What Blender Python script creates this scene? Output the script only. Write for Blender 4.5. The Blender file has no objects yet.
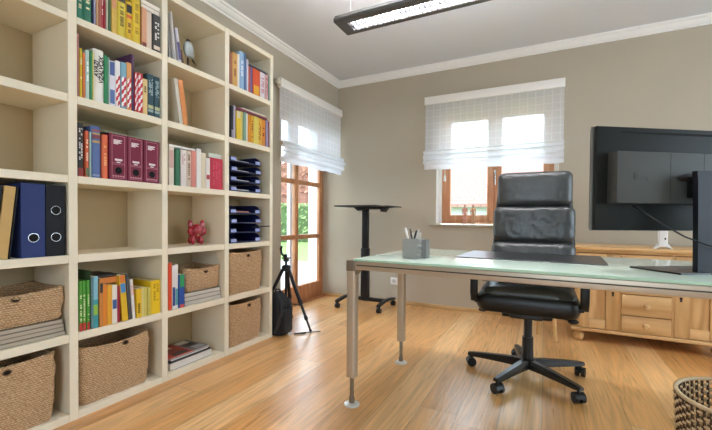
import bpy, bmesh, math, random
from mathutils import Vector, Matrix, noise as mnoise
random.seed(11)
SC = bpy.context.scene
COL = SC.collection
PI = math.pi

# ------------------------------------------------------------------ colours and materials
def lin(h):
    h = h.lstrip('#')
    o = []
    for i in (0, 2, 4):
        c = int(h[i:i+2], 16) / 255
        o.append(c / 12.92 if c <= .04045 else ((c + .055) / 1.055) ** 2.4)
    return (*o, 1)

_M = {}
def mat(hexc, rough=.5, metal=0., spec=.5, var=0., vscale=30., bump=0., bscale=80., coat=0., name=None, stretch=None):
    key = (hexc, rough, metal, spec, var, vscale, bump, bscale, coat, stretch)
    if key in _M: return _M[key]
    m = bpy.data.materials.new(name or 'mat_' + hexc.strip('#'))
    m.use_nodes = True
    nt = m.node_tree; n = nt.nodes; l = nt.links
    b = n['Principled BSDF']
    b.inputs['Base Color'].default_value = lin(hexc)
    b.inputs['Roughness'].default_value = rough
    b.inputs['Metallic'].default_value = metal
    b.inputs['Specular IOR Level'].default_value = spec
    b.inputs['Coat Weight'].default_value = coat
    tc = n.new('ShaderNodeTexCoord')
    src = tc.outputs['Object']
    if stretch:
        mp = n.new('ShaderNodeMapping'); mp.inputs['Scale'].default_value = stretch
        l.new(src, mp.inputs['Vector']); src = mp.outputs['Vector']
    if var <= 0: var = .05
    nz = n.new('ShaderNodeTexNoise'); nz.inputs['Scale'].default_value = vscale; nz.inputs['Detail'].default_value = 4
    l.new(src, nz.inputs['Vector'])
    mr = n.new('ShaderNodeMapRange')
    mr.inputs['To Min'].default_value = 1 - var; mr.inputs['To Max'].default_value = 1 + var
    l.new(nz.outputs['Fac'], mr.inputs['Value'])
    mx = n.new('ShaderNodeVectorMath'); mx.operation = 'SCALE'
    mx.inputs[0].default_value = lin(hexc)[:3]
    l.new(mr.outputs['Result'], mx.inputs['Scale'])
    l.new(mx.outputs['Vector'], b.inputs['Base Color'])
    if bump > 0:
        n2 = n.new('ShaderNodeTexNoise'); n2.inputs['Scale'].default_value = bscale; n2.inputs['Detail'].default_value = 3
        l.new(src, n2.inputs['Vector'])
        bp = n.new('ShaderNodeBump'); bp.inputs['Strength'].default_value = bump; bp.inputs['Distance'].default_value = .01
        l.new(n2.outputs['Fac'], bp.inputs['Height']); l.new(bp.outputs['Normal'], b.inputs['Normal'])
    _M[key] = m
    return m

def nodemat(name):
    m = bpy.data.materials.new(name); m.use_nodes = True
    return m, m.node_tree.nodes, m.node_tree.links, m.node_tree.nodes['Principled BSDF']

def math_(n, l, op, a, b=None, c=None):
    q = n.new('ShaderNodeMath'); q.operation = op
    for i, v in enumerate((a, b, c)):
        if v is None: continue
        if isinstance(v, (int, float)): q.inputs[i].default_value = v
        else: l.new(v, q.inputs[i])
    return q.outputs[0]

def ramp(n, l, src, stops):
    r = n.new('ShaderNodeValToRGB'); e = r.color_ramp.elements
    while len(e) < len(stops): e.new(.5)
    for k, (p, c) in enumerate(stops):
        e[k].position = p; e[k].color = lin(c)
    l.new(src, r.inputs['Fac'])
    return r.outputs['Color']

def floor_mat():
    m, n, l, b = nodemat('oak_planks')
    tc = n.new('ShaderNodeTexCoord'); sp = n.new('ShaderNodeSeparateXYZ'); l.new(tc.outputs['Object'], sp.inputs[0])
    W, L = .185, 1.9
    px = math_(n, l, 'DIVIDE', sp.outputs['X'], W)
    ix = math_(n, l, 'FLOOR', px)
    wn = n.new('ShaderNodeTexWhiteNoise'); wn.noise_dimensions = '1D'; l.new(ix, wn.inputs['W'])
    py = math_(n, l, 'ADD', math_(n, l, 'DIVIDE', sp.outputs['Y'], L), wn.outputs['Value'])
    iy = math_(n, l, 'FLOOR', py)
    cb = n.new('ShaderNodeCombineXYZ'); l.new(ix, cb.inputs[0]); l.new(iy, cb.inputs[1])
    w2 = n.new('ShaderNodeTexWhiteNoise'); w2.noise_dimensions = '3D'; l.new(cb.outputs[0], w2.inputs['Vector'])
    # grain coordinates, shifted for every plank
    sh = n.new('ShaderNodeVectorMath'); sh.operation = 'SCALE'; sh.inputs['Scale'].default_value = 37
    l.new(w2.outputs['Color'], sh.inputs[0])
    ad = n.new('ShaderNodeVectorMath'); ad.operation = 'ADD'; l.new(tc.outputs['Object'], ad.inputs[0]); l.new(sh.outputs[0], ad.inputs[1])
    mp = n.new('ShaderNodeMapping'); mp.inputs['Scale'].default_value = (7.5, .42, 1); l.new(ad.outputs[0], mp.inputs[0])
    big = n.new('ShaderNodeTexNoise'); big.inputs['Scale'].default_value = 1.; big.inputs['Detail'].default_value = 1.5; l.new(mp.outputs[0], big.inputs['Vector'])
    rings = math_(n, l, 'SINE', math_(n, l, 'MULTIPLY', big.outputs['Fac'], 95))
    rg = math_(n, l, 'MULTIPLY', math_(n, l, 'ADD', rings, 1), .5)
    mp2 = n.new('ShaderNodeMapping'); mp2.inputs['Scale'].default_value = (90, 4, 1); l.new(ad.outputs[0], mp2.inputs[0])
    fine = n.new('ShaderNodeTexNoise'); fine.inputs['Scale'].default_value = 1.; fine.inputs['Detail'].default_value = 4; l.new(mp2.outputs[0], fine.inputs['Vector'])
    tone = math_(n, l, 'ADD', math_(n, l, 'MULTIPLY', w2.outputs['Value'], .78), math_(n, l, 'MULTIPLY', big.outputs['Fac'], .30))
    base = ramp(n, l, tone, [(0., '#b87c3f'), (.35, '#d49a58'), (.65, '#e3ae6e'), (1., '#efca95')])
    g = math_(n, l, 'ADD', math_(n, l, 'MULTIPLY', rg, .19), math_(n, l, 'MULTIPLY', fine.outputs['Fac'], .6))
    g = math_(n, l, 'ADD', g, .62)
    v = n.new('ShaderNodeVectorMath'); v.operation = 'SCALE'; l.new(base, v.inputs[0]); l.new(g, v.inputs['Scale'])
    # seams
    fx = math_(n, l, 'ABSOLUTE', math_(n, l, 'SUBTRACT', math_(n, l, 'FRACT', px), .5))
    fy = math_(n, l, 'ABSOLUTE', math_(n, l, 'SUBTRACT', math_(n, l, 'FRACT', py), .5))
    s = math_(n, l, 'MAXIMUM', math_(n, l, 'GREATER_THAN', fx, .4915), math_(n, l, 'GREATER_THAN', fy, .4992))
    # knots
    vo = n.new('ShaderNodeTexVoronoi'); vo.inputs['Scale'].default_value = 1.; mp3 = n.new('ShaderNodeMapping'); mp3.inputs['Scale'].default_value = (2.2, 1.1, 1)
    l.new(ad.outputs[0], mp3.inputs[0]); l.new(mp3.outputs[0], vo.inputs['Vector'])
    kn = n.new('ShaderNodeMapRange'); kn.inputs['From Min'].default_value = .02; kn.inputs['From Max'].default_value = .10
    kn.inputs['To Min'].default_value = .45; kn.inputs['To Max'].default_value = 0.; l.new(vo.outputs['Distance'], kn.inputs['Value'])
    dk = math_(n, l, 'MAXIMUM', math_(n, l, 'MULTIPLY', s, .5), kn.outputs['Result'])
    mix = n.new('ShaderNodeMix'); mix.data_type = 'RGBA'
    l.new(dk, mix.inputs['Factor']); l.new(v.outputs[0], mix.inputs['A']); mix.inputs['B'].default_value = lin('#4d2f18')
    l.new(mix.outputs['Result'], b.inputs['Base Color'])
    ro = math_(n, l, 'ADD', math_(n, l, 'MULTIPLY', fine.outputs['Fac'], .16), .22)
    l.new(ro, b.inputs['Roughness'])
    b.inputs['Coat Weight'].default_value = .7; b.inputs['Coat Roughness'].default_value = .30
    bp = n.new('ShaderNodeBump'); bp.inputs['Strength'].default_value = .2; bp.inputs['Distance'].default_value = .004
    hh = math_(n, l, 'SUBTRACT', math_(n, l, 'ADD', math_(n, l, 'MULTIPLY', rg, .4), fine.outputs['Fac']), math_(n, l, 'MULTIPLY', s, 3))
    l.new(hh, bp.inputs['Height']); l.new(bp.outputs['Normal'], b.inputs['Normal'])
    return m

def wood_mat(name, dark, light, scale=(18, 18, 2), rough=.45, rings=22):
    m, n, l, b = nodemat(name)
    tc = n.new('ShaderNodeTexCoord'); mp = n.new('ShaderNodeMapping'); mp.inputs['Scale'].default_value = scale
    l.new(tc.outputs['Object'], mp.inputs[0])
    a = n.new('ShaderNodeTexNoise'); a.inputs['Scale'].default_value = .55; a.inputs['Detail'].default_value = 2; l.new(mp.outputs[0], a.inputs['Vector'])
    r = math_(n, l, 'MULTIPLY', math_(n, l, 'ADD', math_(n, l, 'SINE', math_(n, l, 'MULTIPLY', a.outputs['Fac'], rings)), 1), .5)
    f = n.new('ShaderNodeTexNoise'); f.inputs['Scale'].default_value = 4; f.inputs['Detail'].default_value = 4; l.new(mp.outputs[0], f.inputs['Vector'])
    t = math_(n, l, 'ADD', math_(n, l, 'MULTIPLY', r, .5), math_(n, l, 'MULTIPLY', f.outputs['Fac'], .5))
    l.new(ramp(n, l, t, [(.1, dark), (.8, light)]), b.inputs['Base Color'])
    b.inputs['Roughness'].default_value = rough
    bp = n.new('ShaderNodeBump'); bp.inputs['Strength'].default_value = .08; bp.inputs['Distance'].default_value = .003
    l.new(t, bp.inputs['Height']); l.new(bp.outputs['Normal'], b.inputs['Normal'])
    return m

def weave_mat(name, dark, mid, light, row=105., twist=75., bump=.8):
    m, n, l, b = nodemat(name)
    tc = n.new('ShaderNodeTexCoord'); sp = n.new('ShaderNodeSeparateXYZ'); l.new(tc.outputs['Object'], sp.inputs[0])
    nz = n.new('ShaderNodeTexNoise'); nz.inputs['Scale'].default_value = 22; nz.inputs['Detail'].default_value = 3; l.new(tc.outputs['Object'], nz.inputs['Vector'])
    wob = math_(n, l, 'MULTIPLY', math_(n, l, 'SUBTRACT', nz.outputs['Fac'], .5), .02)
    z = math_(n, l, 'MULTIPLY', math_(n, l, 'ADD', sp.outputs['Z'], wob), row)
    iz = math_(n, l, 'FLOOR', z)
    al = math_(n, l, 'ADD', sp.outputs['Y'], sp.outputs['X'])
    h = math_(n, l, 'MULTIPLY', math_(n, l, 'ADD', al, wob), twist)
    sg = math_(n, l, 'SUBTRACT', math_(n, l, 'MULTIPLY', math_(n, l, 'MODULO', iz, 2.), 2.), 1.)
    h2 = math_(n, l, 'ADD', h, math_(n, l, 'MULTIPLY', math_(n, l, 'FRACT', z), math_(n, l, 'MULTIPLY', sg, .5)))
    a1 = math_(n, l, 'SINE', math_(n, l, 'MULTIPLY', math_(n, l, 'FRACT', z), PI))
    a2 = math_(n, l, 'ABSOLUTE', math_(n, l, 'SINE', math_(n, l, 'MULTIPLY', h2, PI)))
    hh = math_(n, l, 'MULTIPLY', math_(n, l, 'POWER', a1, .6), math_(n, l, 'ADD', math_(n, l, 'MULTIPLY', a2, .6), .4))
    n2 = n.new('ShaderNodeTexNoise'); n2.inputs['Scale'].default_value = 90; n2.inputs['Detail'].default_value = 3; l.new(tc.outputs['Object'], n2.inputs['Vector'])
    t = math_(n, l, 'ADD', math_(n, l, 'MULTIPLY', hh, .5), math_(n, l, 'MULTIPLY', n2.outputs['Fac'], .6))
    l.new(ramp(n, l, t, [(.2, dark), (.55, mid), (.9, light)]), b.inputs['Base Color'])
    b.inputs['Roughness'].default_value = .8
    bp = n.new('ShaderNodeBump'); bp.inputs['Strength'].default_value = bump; bp.inputs['Distance'].default_value = .006
    l.new(hh, bp.inputs['Height']); l.new(bp.outputs['Normal'], b.inputs['Normal'])
    return m

def glass_mat(name, tint='#f4fbff', refl=.06):
    m = bpy.data.materials.new(name); m.use_nodes = True
    n = m.node_tree.nodes; l = m.node_tree.links; n.clear()
    o = n.new('ShaderNodeOutputMaterial'); t = n.new('ShaderNodeBsdfTransparent'); t.inputs[0].default_value = lin(tint)
    g = n.new('ShaderNodeBsdfGlossy'); g.inputs['Roughness'].default_value = .02
    fr_ = n.new('ShaderNodeLayerWeight'); fr_.inputs['Blend'].default_value = .5
    ff = math_(n, l, 'ADD', math_(n, l, 'MULTIPLY', math_(n, l, 'POWER', fr_.outputs['Facing'], 4.), .5), .035)
    mx = n.new('ShaderNodeMixShader'); l.new(ff, mx.inputs[0]); l.new(t.outputs[0], mx.inputs[1]); l.new(g.outputs[0], mx.inputs[2])
    l.new(mx.outputs[0], o.inputs[0])
    return m

def fabric_mat(name, hexc='#f3f1ee', see=.30, grid=26.):
    """thin linen: part of the light passes straight through, the rest is scattered to both sides"""
    m = bpy.data.materials.new(name); m.use_nodes = True
    n = m.node_tree.nodes; l = m.node_tree.links; n.clear()
    o = n.new('ShaderNodeOutputMaterial')
    d = n.new('ShaderNodeBsdfDiffuse'); d.inputs[0].default_value = lin(hexc)
    t = n.new('ShaderNodeBsdfTranslucent'); t.inputs[0].default_value = lin('#e4e6f0')
    m1 = n.new('ShaderNodeMixShader'); m1.inputs[0].default_value = .5
    l.new(d.outputs[0], m1.inputs[1]); l.new(t.outputs[0], m1.inputs[2])
    tr = n.new('ShaderNodeBsdfTransparent')
    tc = n.new('ShaderNodeTexCoord'); sp = n.new('ShaderNodeSeparateXYZ'); l.new(tc.outputs['Object'], sp.inputs[0])
    nz = n.new('ShaderNodeTexNoise'); nz.inputs['Scale'].default_value = 60; l.new(tc.outputs['Object'], nz.inputs['Vector'])
    al = math_(n, l, 'ADD', sp.outputs['X'], sp.outputs['Y'])
    gx = math_(n, l, 'GREATER_THAN', math_(n, l, 'FRACT', math_(n, l, 'MULTIPLY', al, grid * .55)), .90)
    gz = math_(n, l, 'GREATER_THAN', math_(n, l, 'FRACT', math_(n, l, 'MULTIPLY', sp.outputs['Z'], grid * .55)), .90)
    gr = math_(n, l, 'MULTIPLY', math_(n, l, 'MAXIMUM', gx, gz), -.5 * see)
    f = math_(n, l, 'ADD', math_(n, l, 'ADD', gr, see), math_(n, l, 'MULTIPLY', math_(n, l, 'SUBTRACT', nz.outputs['Fac'], .5), see * .5))
    m2 = n.new('ShaderNodeMixShader'); l.new(f, m2.inputs[0]); l.new(m1.outputs[0], m2.inputs[1]); l.new(tr.outputs[0], m2.inputs[2])
    l.new(m2.outputs[0], o.inputs[0])
    return m

def emit_mat(name, hexc, s):
    m = bpy.data.materials.new(name); m.use_nodes = True
    b = m.node_tree.nodes['Principled BSDF']
    b.inputs['Base Color'].default_value = lin(hexc)
    b.inputs['Emission Color'].default_value = lin(hexc); b.inputs['Emission Strength'].default_value = s
    return m

def tile_mat(name, c1, c2, gap, sx, sy):
    m, n, l, b = nodemat(name)
    tc = n.new('ShaderNodeTexCoord'); mp = n.new('ShaderNodeMapping'); mp.inputs['Rotation'].default_value = (PI / 2, 0, 0)
    l.new(tc.outputs['Object'], mp.inputs[0])
    br = n.new('ShaderNodeTexBrick'); br.inputs['Color1'].default_value = lin(c1); br.inputs['Color2'].default_value = lin(c2)
    br.inputs['Mortar'].default_value = lin(gap); br.inputs['Scale'].default_value = 1.; br.inputs['Brick Width'].default_value = sx
    br.inputs['Row Height'].default_value = sy; br.inputs['Mortar Size'].default_value = .02
    l.new(mp.outputs[0], br.inputs['Vector']); l.new(br.outputs['Color'], b.inputs['Base Color'])
    b.inputs['Roughness'].default_value = .8
    return m

# ------------------------------------------------------------------ mesh building
class MB:
    def __init__(s): s.bm = bmesh.new()
    def _xf(s, vs, M):
        if M is not None:
            for v in vs: v.co = M @ v.co
    def box(s, x0, x1, y0, y1, z0, z1, bev=0., seg=2, M=None, mi=0):
        b = bmesh.new()
        vs = [b.verts.new((x, y, z)) for x in (x0, x1) for y in (y0, y1) for z in (z0, z1)]
        for f in ((0, 1, 3, 2), (4, 6, 7, 5), (0, 4, 5, 1), (2, 3, 7, 6), (0, 2, 6, 4), (1, 5, 7, 3)):
            b.faces.new([vs[i] for i in f])
        if bev > 0: bmesh.ops.bevel(b, geom=b.edges[:], offset=bev, segments=seg, affect='EDGES', profile=.5)
        s.merge(b, M, mi); return s
    def merge(s, b, M=None, mi=0):
        if M is not None: b.transform(M)
        mp = {v: s.bm.verts.new(v.co) for v in b.verts}
        for f in b.faces:
            try:
                g = s.bm.faces.new([mp[v] for v in f.verts]); g.material_index = mi
            except ValueError: pass
        b.free()
    def ring(s, pts): return [s.bm.verts.new(p) for p in pts]
    def bridge(s, a, b, closed=True, mi=0):
        k = len(a)
        for i in range(k if closed else k - 1):
            j = (i + 1) % k
            f = s.bm.faces.new((a[i], a[j], b[j], b[i])); f.material_index = mi
    def loft(s, rings, cap0=True, cap1=True, closed=True, mi=0):
        R = [s.ring(r) for r in rings]
        for a, b in zip(R, R[1:]): s.bridge(a, b, closed, mi)
        if cap0: s.bm.faces.new(R[0][::-1]).material_index = mi
        if cap1: s.bm.faces.new(R[-1]).material_index = mi
        return s
    def cyl(s, p0, p1, r0, r1=None, seg=16, mi=0):
        return s.tube([p0, p1], [r0, r0 if r1 is None else r1], seg, mi)
    def tube(s, pts, r, seg=8, mi=0):
        pts = [Vector(p) for p in pts]
        if not isinstance(r, (list, tuple)): r = [r] * len(pts)
        rings = []; up = None
        for i, p in enumerate(pts):
            d = (pts[min(i + 1, len(pts) - 1)] - pts[max(i - 1, 0)]).normalized()
            if up is None:
                up = Vector((0, 0, 1)) if abs(d.z) < .9 else Vector((1, 0, 0))
            a = d.cross(up).normalized(); b = a.cross(d).normalized(); up = b
            rings.append([p + a * math.cos(t) * r[i] + b * math.sin(t) * r[i] for t in (2 * PI * k / seg for k in range(seg))])
        return s.loft(rings, mi=mi)
    def lathe(s, prof, c=(0, 0, 0), seg=24, M=None, mi=0):
        b = MB(); c = Vector(c)
        rings = [[c + Vector((r * math.cos(2 * PI * k / seg), r * math.sin(2 * PI * k / seg), z)) for k in range(seg)] for r, z in prof]
        b.loft(rings); s.merge(b.bm, M, mi); return s
    def prism(s, poly, a, b, axis='z', mi=0, M=None):
        q = MB()
        def P(u, v, w): return {'z': (u, v, w), 'y': (u, w, v), 'x': (w, u, v)}[axis]
        q.loft([[P(u, v, a) for u, v in poly], [P(u, v, b) for u, v in poly]]); s.merge(q.bm, M, mi); return s
    def ball(s, c, r, seg=14, M=None, mi=0):
        b = bmesh.new(); bmesh.ops.create_uvsphere(b, u_segments=seg, v_segments=max(6, seg * 2 // 3), radius=1)
        rr = r if isinstance(r, (tuple, list)) else (r, r, r)
        b.transform(Matrix.Translation(c) @ Matrix.Diagonal((*rr, 1))); s.merge(b, M, mi); return s
    def done(s, name, m, parent=None, smooth=30, loc=None):
        bmesh.ops.recalc_face_normals(s.bm, faces=s.bm.faces[:])
        me = bpy.data.meshes.new(name); s.bm.to_mesh(me); s.bm.free()
        for x in (m if isinstance(m, (list, tuple)) else [m]): me.materials.append(x)
        if smooth:
            me.polygons.foreach_set('use_smooth', [True] * len(me.polygons))
            me.set_sharp_from_angle(angle=math.radians(smooth))
        o = bpy.data.objects.new(name, me); COL.objects.link(o)
        if loc: o.location = loc
        if parent: o.parent = parent
        return o

def tag(o, label, cat, group=None, kind=None):
    o['label'] = label; o['category'] = cat
    if group: o['group'] = group
    if kind: o['kind'] = kind
    return o
def thing(name, label, cat, loc=(0, 0, 0), rotz=0., group=None, kind=None):
    o = bpy.data.objects.new(name, None); COL.objects.link(o)
    o.location = loc; o.rotation_euler = (0, 0, rotz); o.empty_display_size = .05
    return tag(o, label, cat, group, kind)
def struct(o, label, cat): return tag(o, label, cat, None, 'structure')

def copy_tree(src, parent=None):
    c = src.copy(); COL.objects.link(c)
    if parent: c.parent = parent
    for ch in list(src.children): copy_tree(ch, c)
    return c

def rrect(w, h, r, n=5):
    """rounded rectangle outline (2w x 2h)"""
    out = []
    for cx, cy, a0 in ((w - r, h - r, 0), (-w + r, h - r, PI / 2), (-w + r, -h + r, PI), (w - r, -h + r, 3 * PI / 2)):
        for k in range(n + 1):
            a = a0 + PI / 2 * k / n
            out.append((cx + r * math.cos(a), cy + r * math.sin(a)))
    return out

# ------------------------------------------------------------------ shared materials
M_wall = mat('#b5aa97', .9, spec=.2, var=.04, vscale=3., bump=.05, bscale=180, name='taupe_plaster')
M_ceil = mat('#d8dbde', .9, spec=.2, var=.02, vscale=2., name='ceiling_paint')
M_white = mat('#ebe8e2', .5, var=.02, name='white_paint')
M_cream = mat('#ece2ca', .45, spec=.35, var=.02, vscale=8, name='cream_lacquer')
M_floor = floor_mat()
M_skirt = wood_mat('pale_oak_skirting', '#b88d58', '#d3ad7a', (2, 18, 18))
M_frame = wood_mat('reddish_window_wood', '#c08058', '#dba67e', (16, 16, 2.))
M_doorwood = wood_mat('brown_door_wood', '#a86c43', '#c98f62', (16, 16, 2.))
M_pine = wood_mat('honey_pine', '#bb8a50', '#dcb27a', (10, 10, 1.6), .42, 26)
M_pineh = wood_mat('honey_pine_across', '#bb8a50', '#dcb27a', (1.6, 10, 10), .42, 26)
M_glass = glass_mat('window_glass')
M_linen = fabric_mat('white_linen', see=.25)
M_linen2 = fabric_mat('white_linen_folded', see=.06)
M_black = mat('#141416', .45, name='black_plastic')
M_blackm = mat('#17181a', .4, spec=.4, name='black_powder_coat')
M_alu = mat('#c4b7a4', .45, metal=.5, name='champagne_aluminium')
M_aluf = mat('#c3b5a2', .42, metal=.5, name='aluminium_rail')
M_chrome = mat('#d8d8d8', .15, metal=1., name='chrome')
M_leather = mat('#343635', .40, spec=.8, var=.12, vscale=14, bump=.35, bscale=26, name='black_leather')
M_paper = mat('#e9e4d8', .85, name='paper')
M_pages = mat('#ddd3bd', .9, var=.12, vscale=120, name='book_pages', stretch=(1, 4, .05))
M_grass = weave_mat('seagrass', '#8a6642', '#c39d72', '#e6caa4')

XL, YB, ZC = -2.278, 3.99, 2.615      # faces of the shelf wall, the window wall and the ceiling
XR, YR = 3.1, -2.4                    # the two walls behind the viewer

# ------------------------------------------------------------------ setting
o = MB().box(-2.50, XR + .2, YR - .2, YB + .1, -.12, 0).done('floor', M_floor, smooth=0)
struct(o, 'honey oak plank floor running from the shelves to the window wall', 'floor')
o = MB().box(-2.62, XR + .2, YR - .2, YB + .25, ZC, ZC + .12).done('ceiling', M_ceil, smooth=0)
struct(o, 'plain pale grey ceiling above the whole room', 'ceiling')

def wall(name, boxes, m, label):
    b = MB()
    for q in boxes: b.box(*q)
    return struct(b.done(name, m, smooth=0), label, 'wall')
DY0, DZ1 = 2.895, 2.15                 # balcony door opening in the shelf wall, ending flush with the window wall
wall('wall_left', [(-2.56, XL, YR - .2, DY0, 0, ZC), (-2.56, XL, DY0, YB + .25, DZ1, ZC)], M_wall, 'taupe wall behind the cream bookcase with the balcony door opening')
WX0, WX1, WZ0, WZ1 = -1.054, .108, .872, 2.12
wall('wall_back', [(-2.56, WX0, YB, YB + .25, 0, ZC), (WX1, XR + .2, YB, YB + .25, 0, ZC), (WX0, WX1, YB, YB + .25, 0, WZ0), (WX0, WX1, YB, YB + .25, WZ1, ZC)],
     M_wall, 'taupe wall with the small window above the desk')
RZ0, RZ1 = .55, 2.25
RY0, RY1 = .6, 3.4
wall('wall_right', [(XR, XR + .2, YR - .2, RY0, 0, ZC), (XR, XR + .2, RY1, YB + .25, 0, ZC), (XR, XR + .2, RY0, RY1, 0, RZ0), (XR, XR + .2, RY0, RY1, RZ1, ZC)],
     M_wall, 'taupe wall with a wide added window opposite the bookcase')
wall('wall_rear', [(-2.56, -.6, YR - .2, YR, 0, ZC), (1.6, XR + .2, YR - .2, YR, 0, ZC), (-.6, 1.6, YR - .2, YR, 0, RZ0), (-.6, 1.6, YR - .2, YR, RZ1, ZC)], M_wall, 'taupe wall with an added window facing the desk')
# crown moulding and skirting
CR = [(0, 0), (.012, 0), (.014, .014), (.026, .02), (.040, .036), (.046, .050), (.058, .054), (.060, .070), (0, .070)]
z0 = ZC - .0705
def crown(name, axis, a, b, base, sgn, label):
    q = MB().prism([((base + sgn * u), z0 + v) for u, v in CR], a, b, 'y' if axis == 'y' else 'x')
    struct(q.done(name, M_white, smooth=0), label, 'moulding')
crown('trim_1', 'y', YR, YB, XL, 1, 'white crown moulding above the bookcase wall')
crown('trim_2', 'x', XL, XR, YB, -1, 'white crown moulding above the window wall')
o = MB().box(-2.47, XR, YB - .014, YB, 0, .042, .003).done('baseboard_back', M_skirt, smooth=0)
struct(o, 'low pale oak skirting along the window wall', 'skirting')

# ------------------------------------------------------------------ window_1 (window wall)
w = thing('window_1', 'wood-framed casement window half covered by a white blind', 'window', (-.475, YB + .15, .915), 0, None, 'structure')
x0, x1, zb, zt = -.545, .545, .0, 1.19
def rails(b, x0, x1, z0, z1, wd, y0, y1, bev=.006):
    b.box(x0, x0 + wd, y0, y1, z0, z1, bev); b.box(x1 - wd, x1, y0, y1, z0, z1, bev)
    b.box(x0 + wd - .004, x1 - wd + .004, y0 + .001, y1 - .001, z0, z0 + wd, bev); b.box(x0 + wd - .004, x1 - wd + .004, y0 + .001, y1 - .001, z1 - wd, z1, bev)
b = MB(); rails(b, x0, x1, zb, zt, .042, -.035, .045); b.box(-.02, .02, -.03, .04, zb, zt); b.done('window_frame', M_frame, w)
for sx in (-1, 1):
    xa, xb = (x0 + .036, -.012) if sx < 0 else (.012, x1 - .036)
    b = MB(); rails(b, xa, xb, zb + .036, zt - .036, .058, -.045, .012); s = b.done('sash', M_frame, w)
    MB().box(xa + .05, xb - .05, -.02, -.016, zb + .086, zt - .086).done('pane', M_glass, s, smooth=0)
b = MB().box(.0, .016, -.058, -.045, .46, .56, .003).tube([(.008, -.058, .51), (.008, -.082, .51), (.008, -.085, .40)], .007); b.done('handle', M_chrome, w)
b = MB().box(WX0, WX0 + .004, YB, YB + .115, .92, WZ1).box(WX1 - .004, WX1, YB, YB + .115, .92, WZ1).box(WX0, WX1, YB, YB + .115, WZ1 - .004, WZ1)
b.box(WX0, -1.021, YB + .116, YB + .19, .92, WZ1).box(.071, WX1, YB + .116, YB + .19, .92, WZ1)
struct(b.done('trim_3', M_white, smooth=0), 'white lining of the small window recess', 'window reveal')
o = MB().box(-1.108, .165, YB - .045, YB, .884, .905, .003).box(WX0, WX1, YB, YB + .12, .8725, .905).done('trim_4', mat('#a69a85', .55, name='sill_paint'), smooth=0)
struct(o, 'narrow taupe sill under the small window', 'window sill')
# cord tassel hanging from the blind
tz = thing('blind_pull', 'white cord tassel hanging beside the small window sash', 'blind pull', (-.955, YB - .03, 1.49))
MB().tube([(0, 0, 0), (.002, 0, -.06)], .0025).done('cord', M_white, tz)
MB().lathe([(.001, -.13), (.013, -.125), (.012, -.08), (.006, -.06), (.001, -.058)]).done('tassel', M_white, tz)

# ------------------------------------------------------------------ door_1 (balcony door in its recess)
d = thing('door_1', 'glazed wooden balcony door next to the bookcase', 'door', (-2.48, 3.445, 0), 0, None, 'structure')
b = MB()
ya, yb_ = -.57, .54
b.box(-.07, 0, ya, ya + .06, 0, 2.15, .004).box(-.030, 0, yb_ - .075, yb_, 0, 2.15, .004).box(-.07, 0, ya, yb_, 2.08, 2.15, .004)
b.done('door_frame', M_doorwood, d)
b = MB(); yc, yd = ya + .05, yb_ - .07
b.box(-.065, .012, yc, yc + .07, .012, 2.09, .005).box(-.035, .006, yd - .025, yd, .012, 2.09, .005)
b.box(-.065, .010, yc, yd, .012, .195, .005).box(-.065, .012, yc, yd, 2.02, 2.09, .005)
s = b.done('sash', M_doorwood, d)
b = MB()
b.box(-.036, .008, -.052, .008, .19, 2.03, .006)
for z in (.748, 1.367, 1.75): b.box(-.045, .006, yc + .06, yd - .02, z - .026, z + .026, .006)
b.done('glazing_bar', M_doorwood, s)
MB().box(-.03, -.026, yc + .06, yd - .02, .185, 2.03).done('pane', M_glass, s, smooth=0)
o = MB().box(-2.56, XL - .14, DY0 + .0, YB, 0., .012).done('trim_5', M_doorwood, smooth=0)
struct(o, 'wooden threshold of the balcony door', 'threshold')
b = MB().box(-2.76, -2.565, 4.075, 4.30, -.1, 2.5).box(-2.76, -2.565, 2.4, 2.94, -.1, 2.5).box(-2.76, -2.565, 2.94, 4.075, 2.16, 2.5)
b.box(-2.64, -2.60, 3.462, 3.532, 0, 2.16)
struct(b.done('trim_6', mat('#e8ecf2', .8, name='outer_white_render'), smooth=0), 'white outer reveal and post outside the balcony door', 'outer reveal')

# unseen windows added in the two walls behind the viewer for fill light
def fill_window(name, label, loc, rot, wd):
    w = thing(name, label, 'window', loc, rot, None, 'structure')
    b = MB(); rails(b, -wd / 2, wd / 2, 0, RZ1 - RZ0, .06, -.04, .04)
    b.box(-.03, .03, -.04, .04, 0, RZ1 - RZ0); b.done('window_frame', M_frame, w)
    MB().box(-wd / 2 + .05, wd / 2 - .05, -.003, .003, .05, RZ1 - RZ0 - .05).done('pane', M_glass, w, smooth=0)
fill_window('fill_window_3', 'unseen wood-framed window added for fill light, facing the desk', (.5, YR - .1, RZ0), 0, 2.2)
fill_window('fill_window_2', 'wide unseen window added for fill light opposite the bookcase', (XR + .1, (RY0 + RY1) / 2, RZ0), PI / 2, RY1 - RY0)

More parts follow.
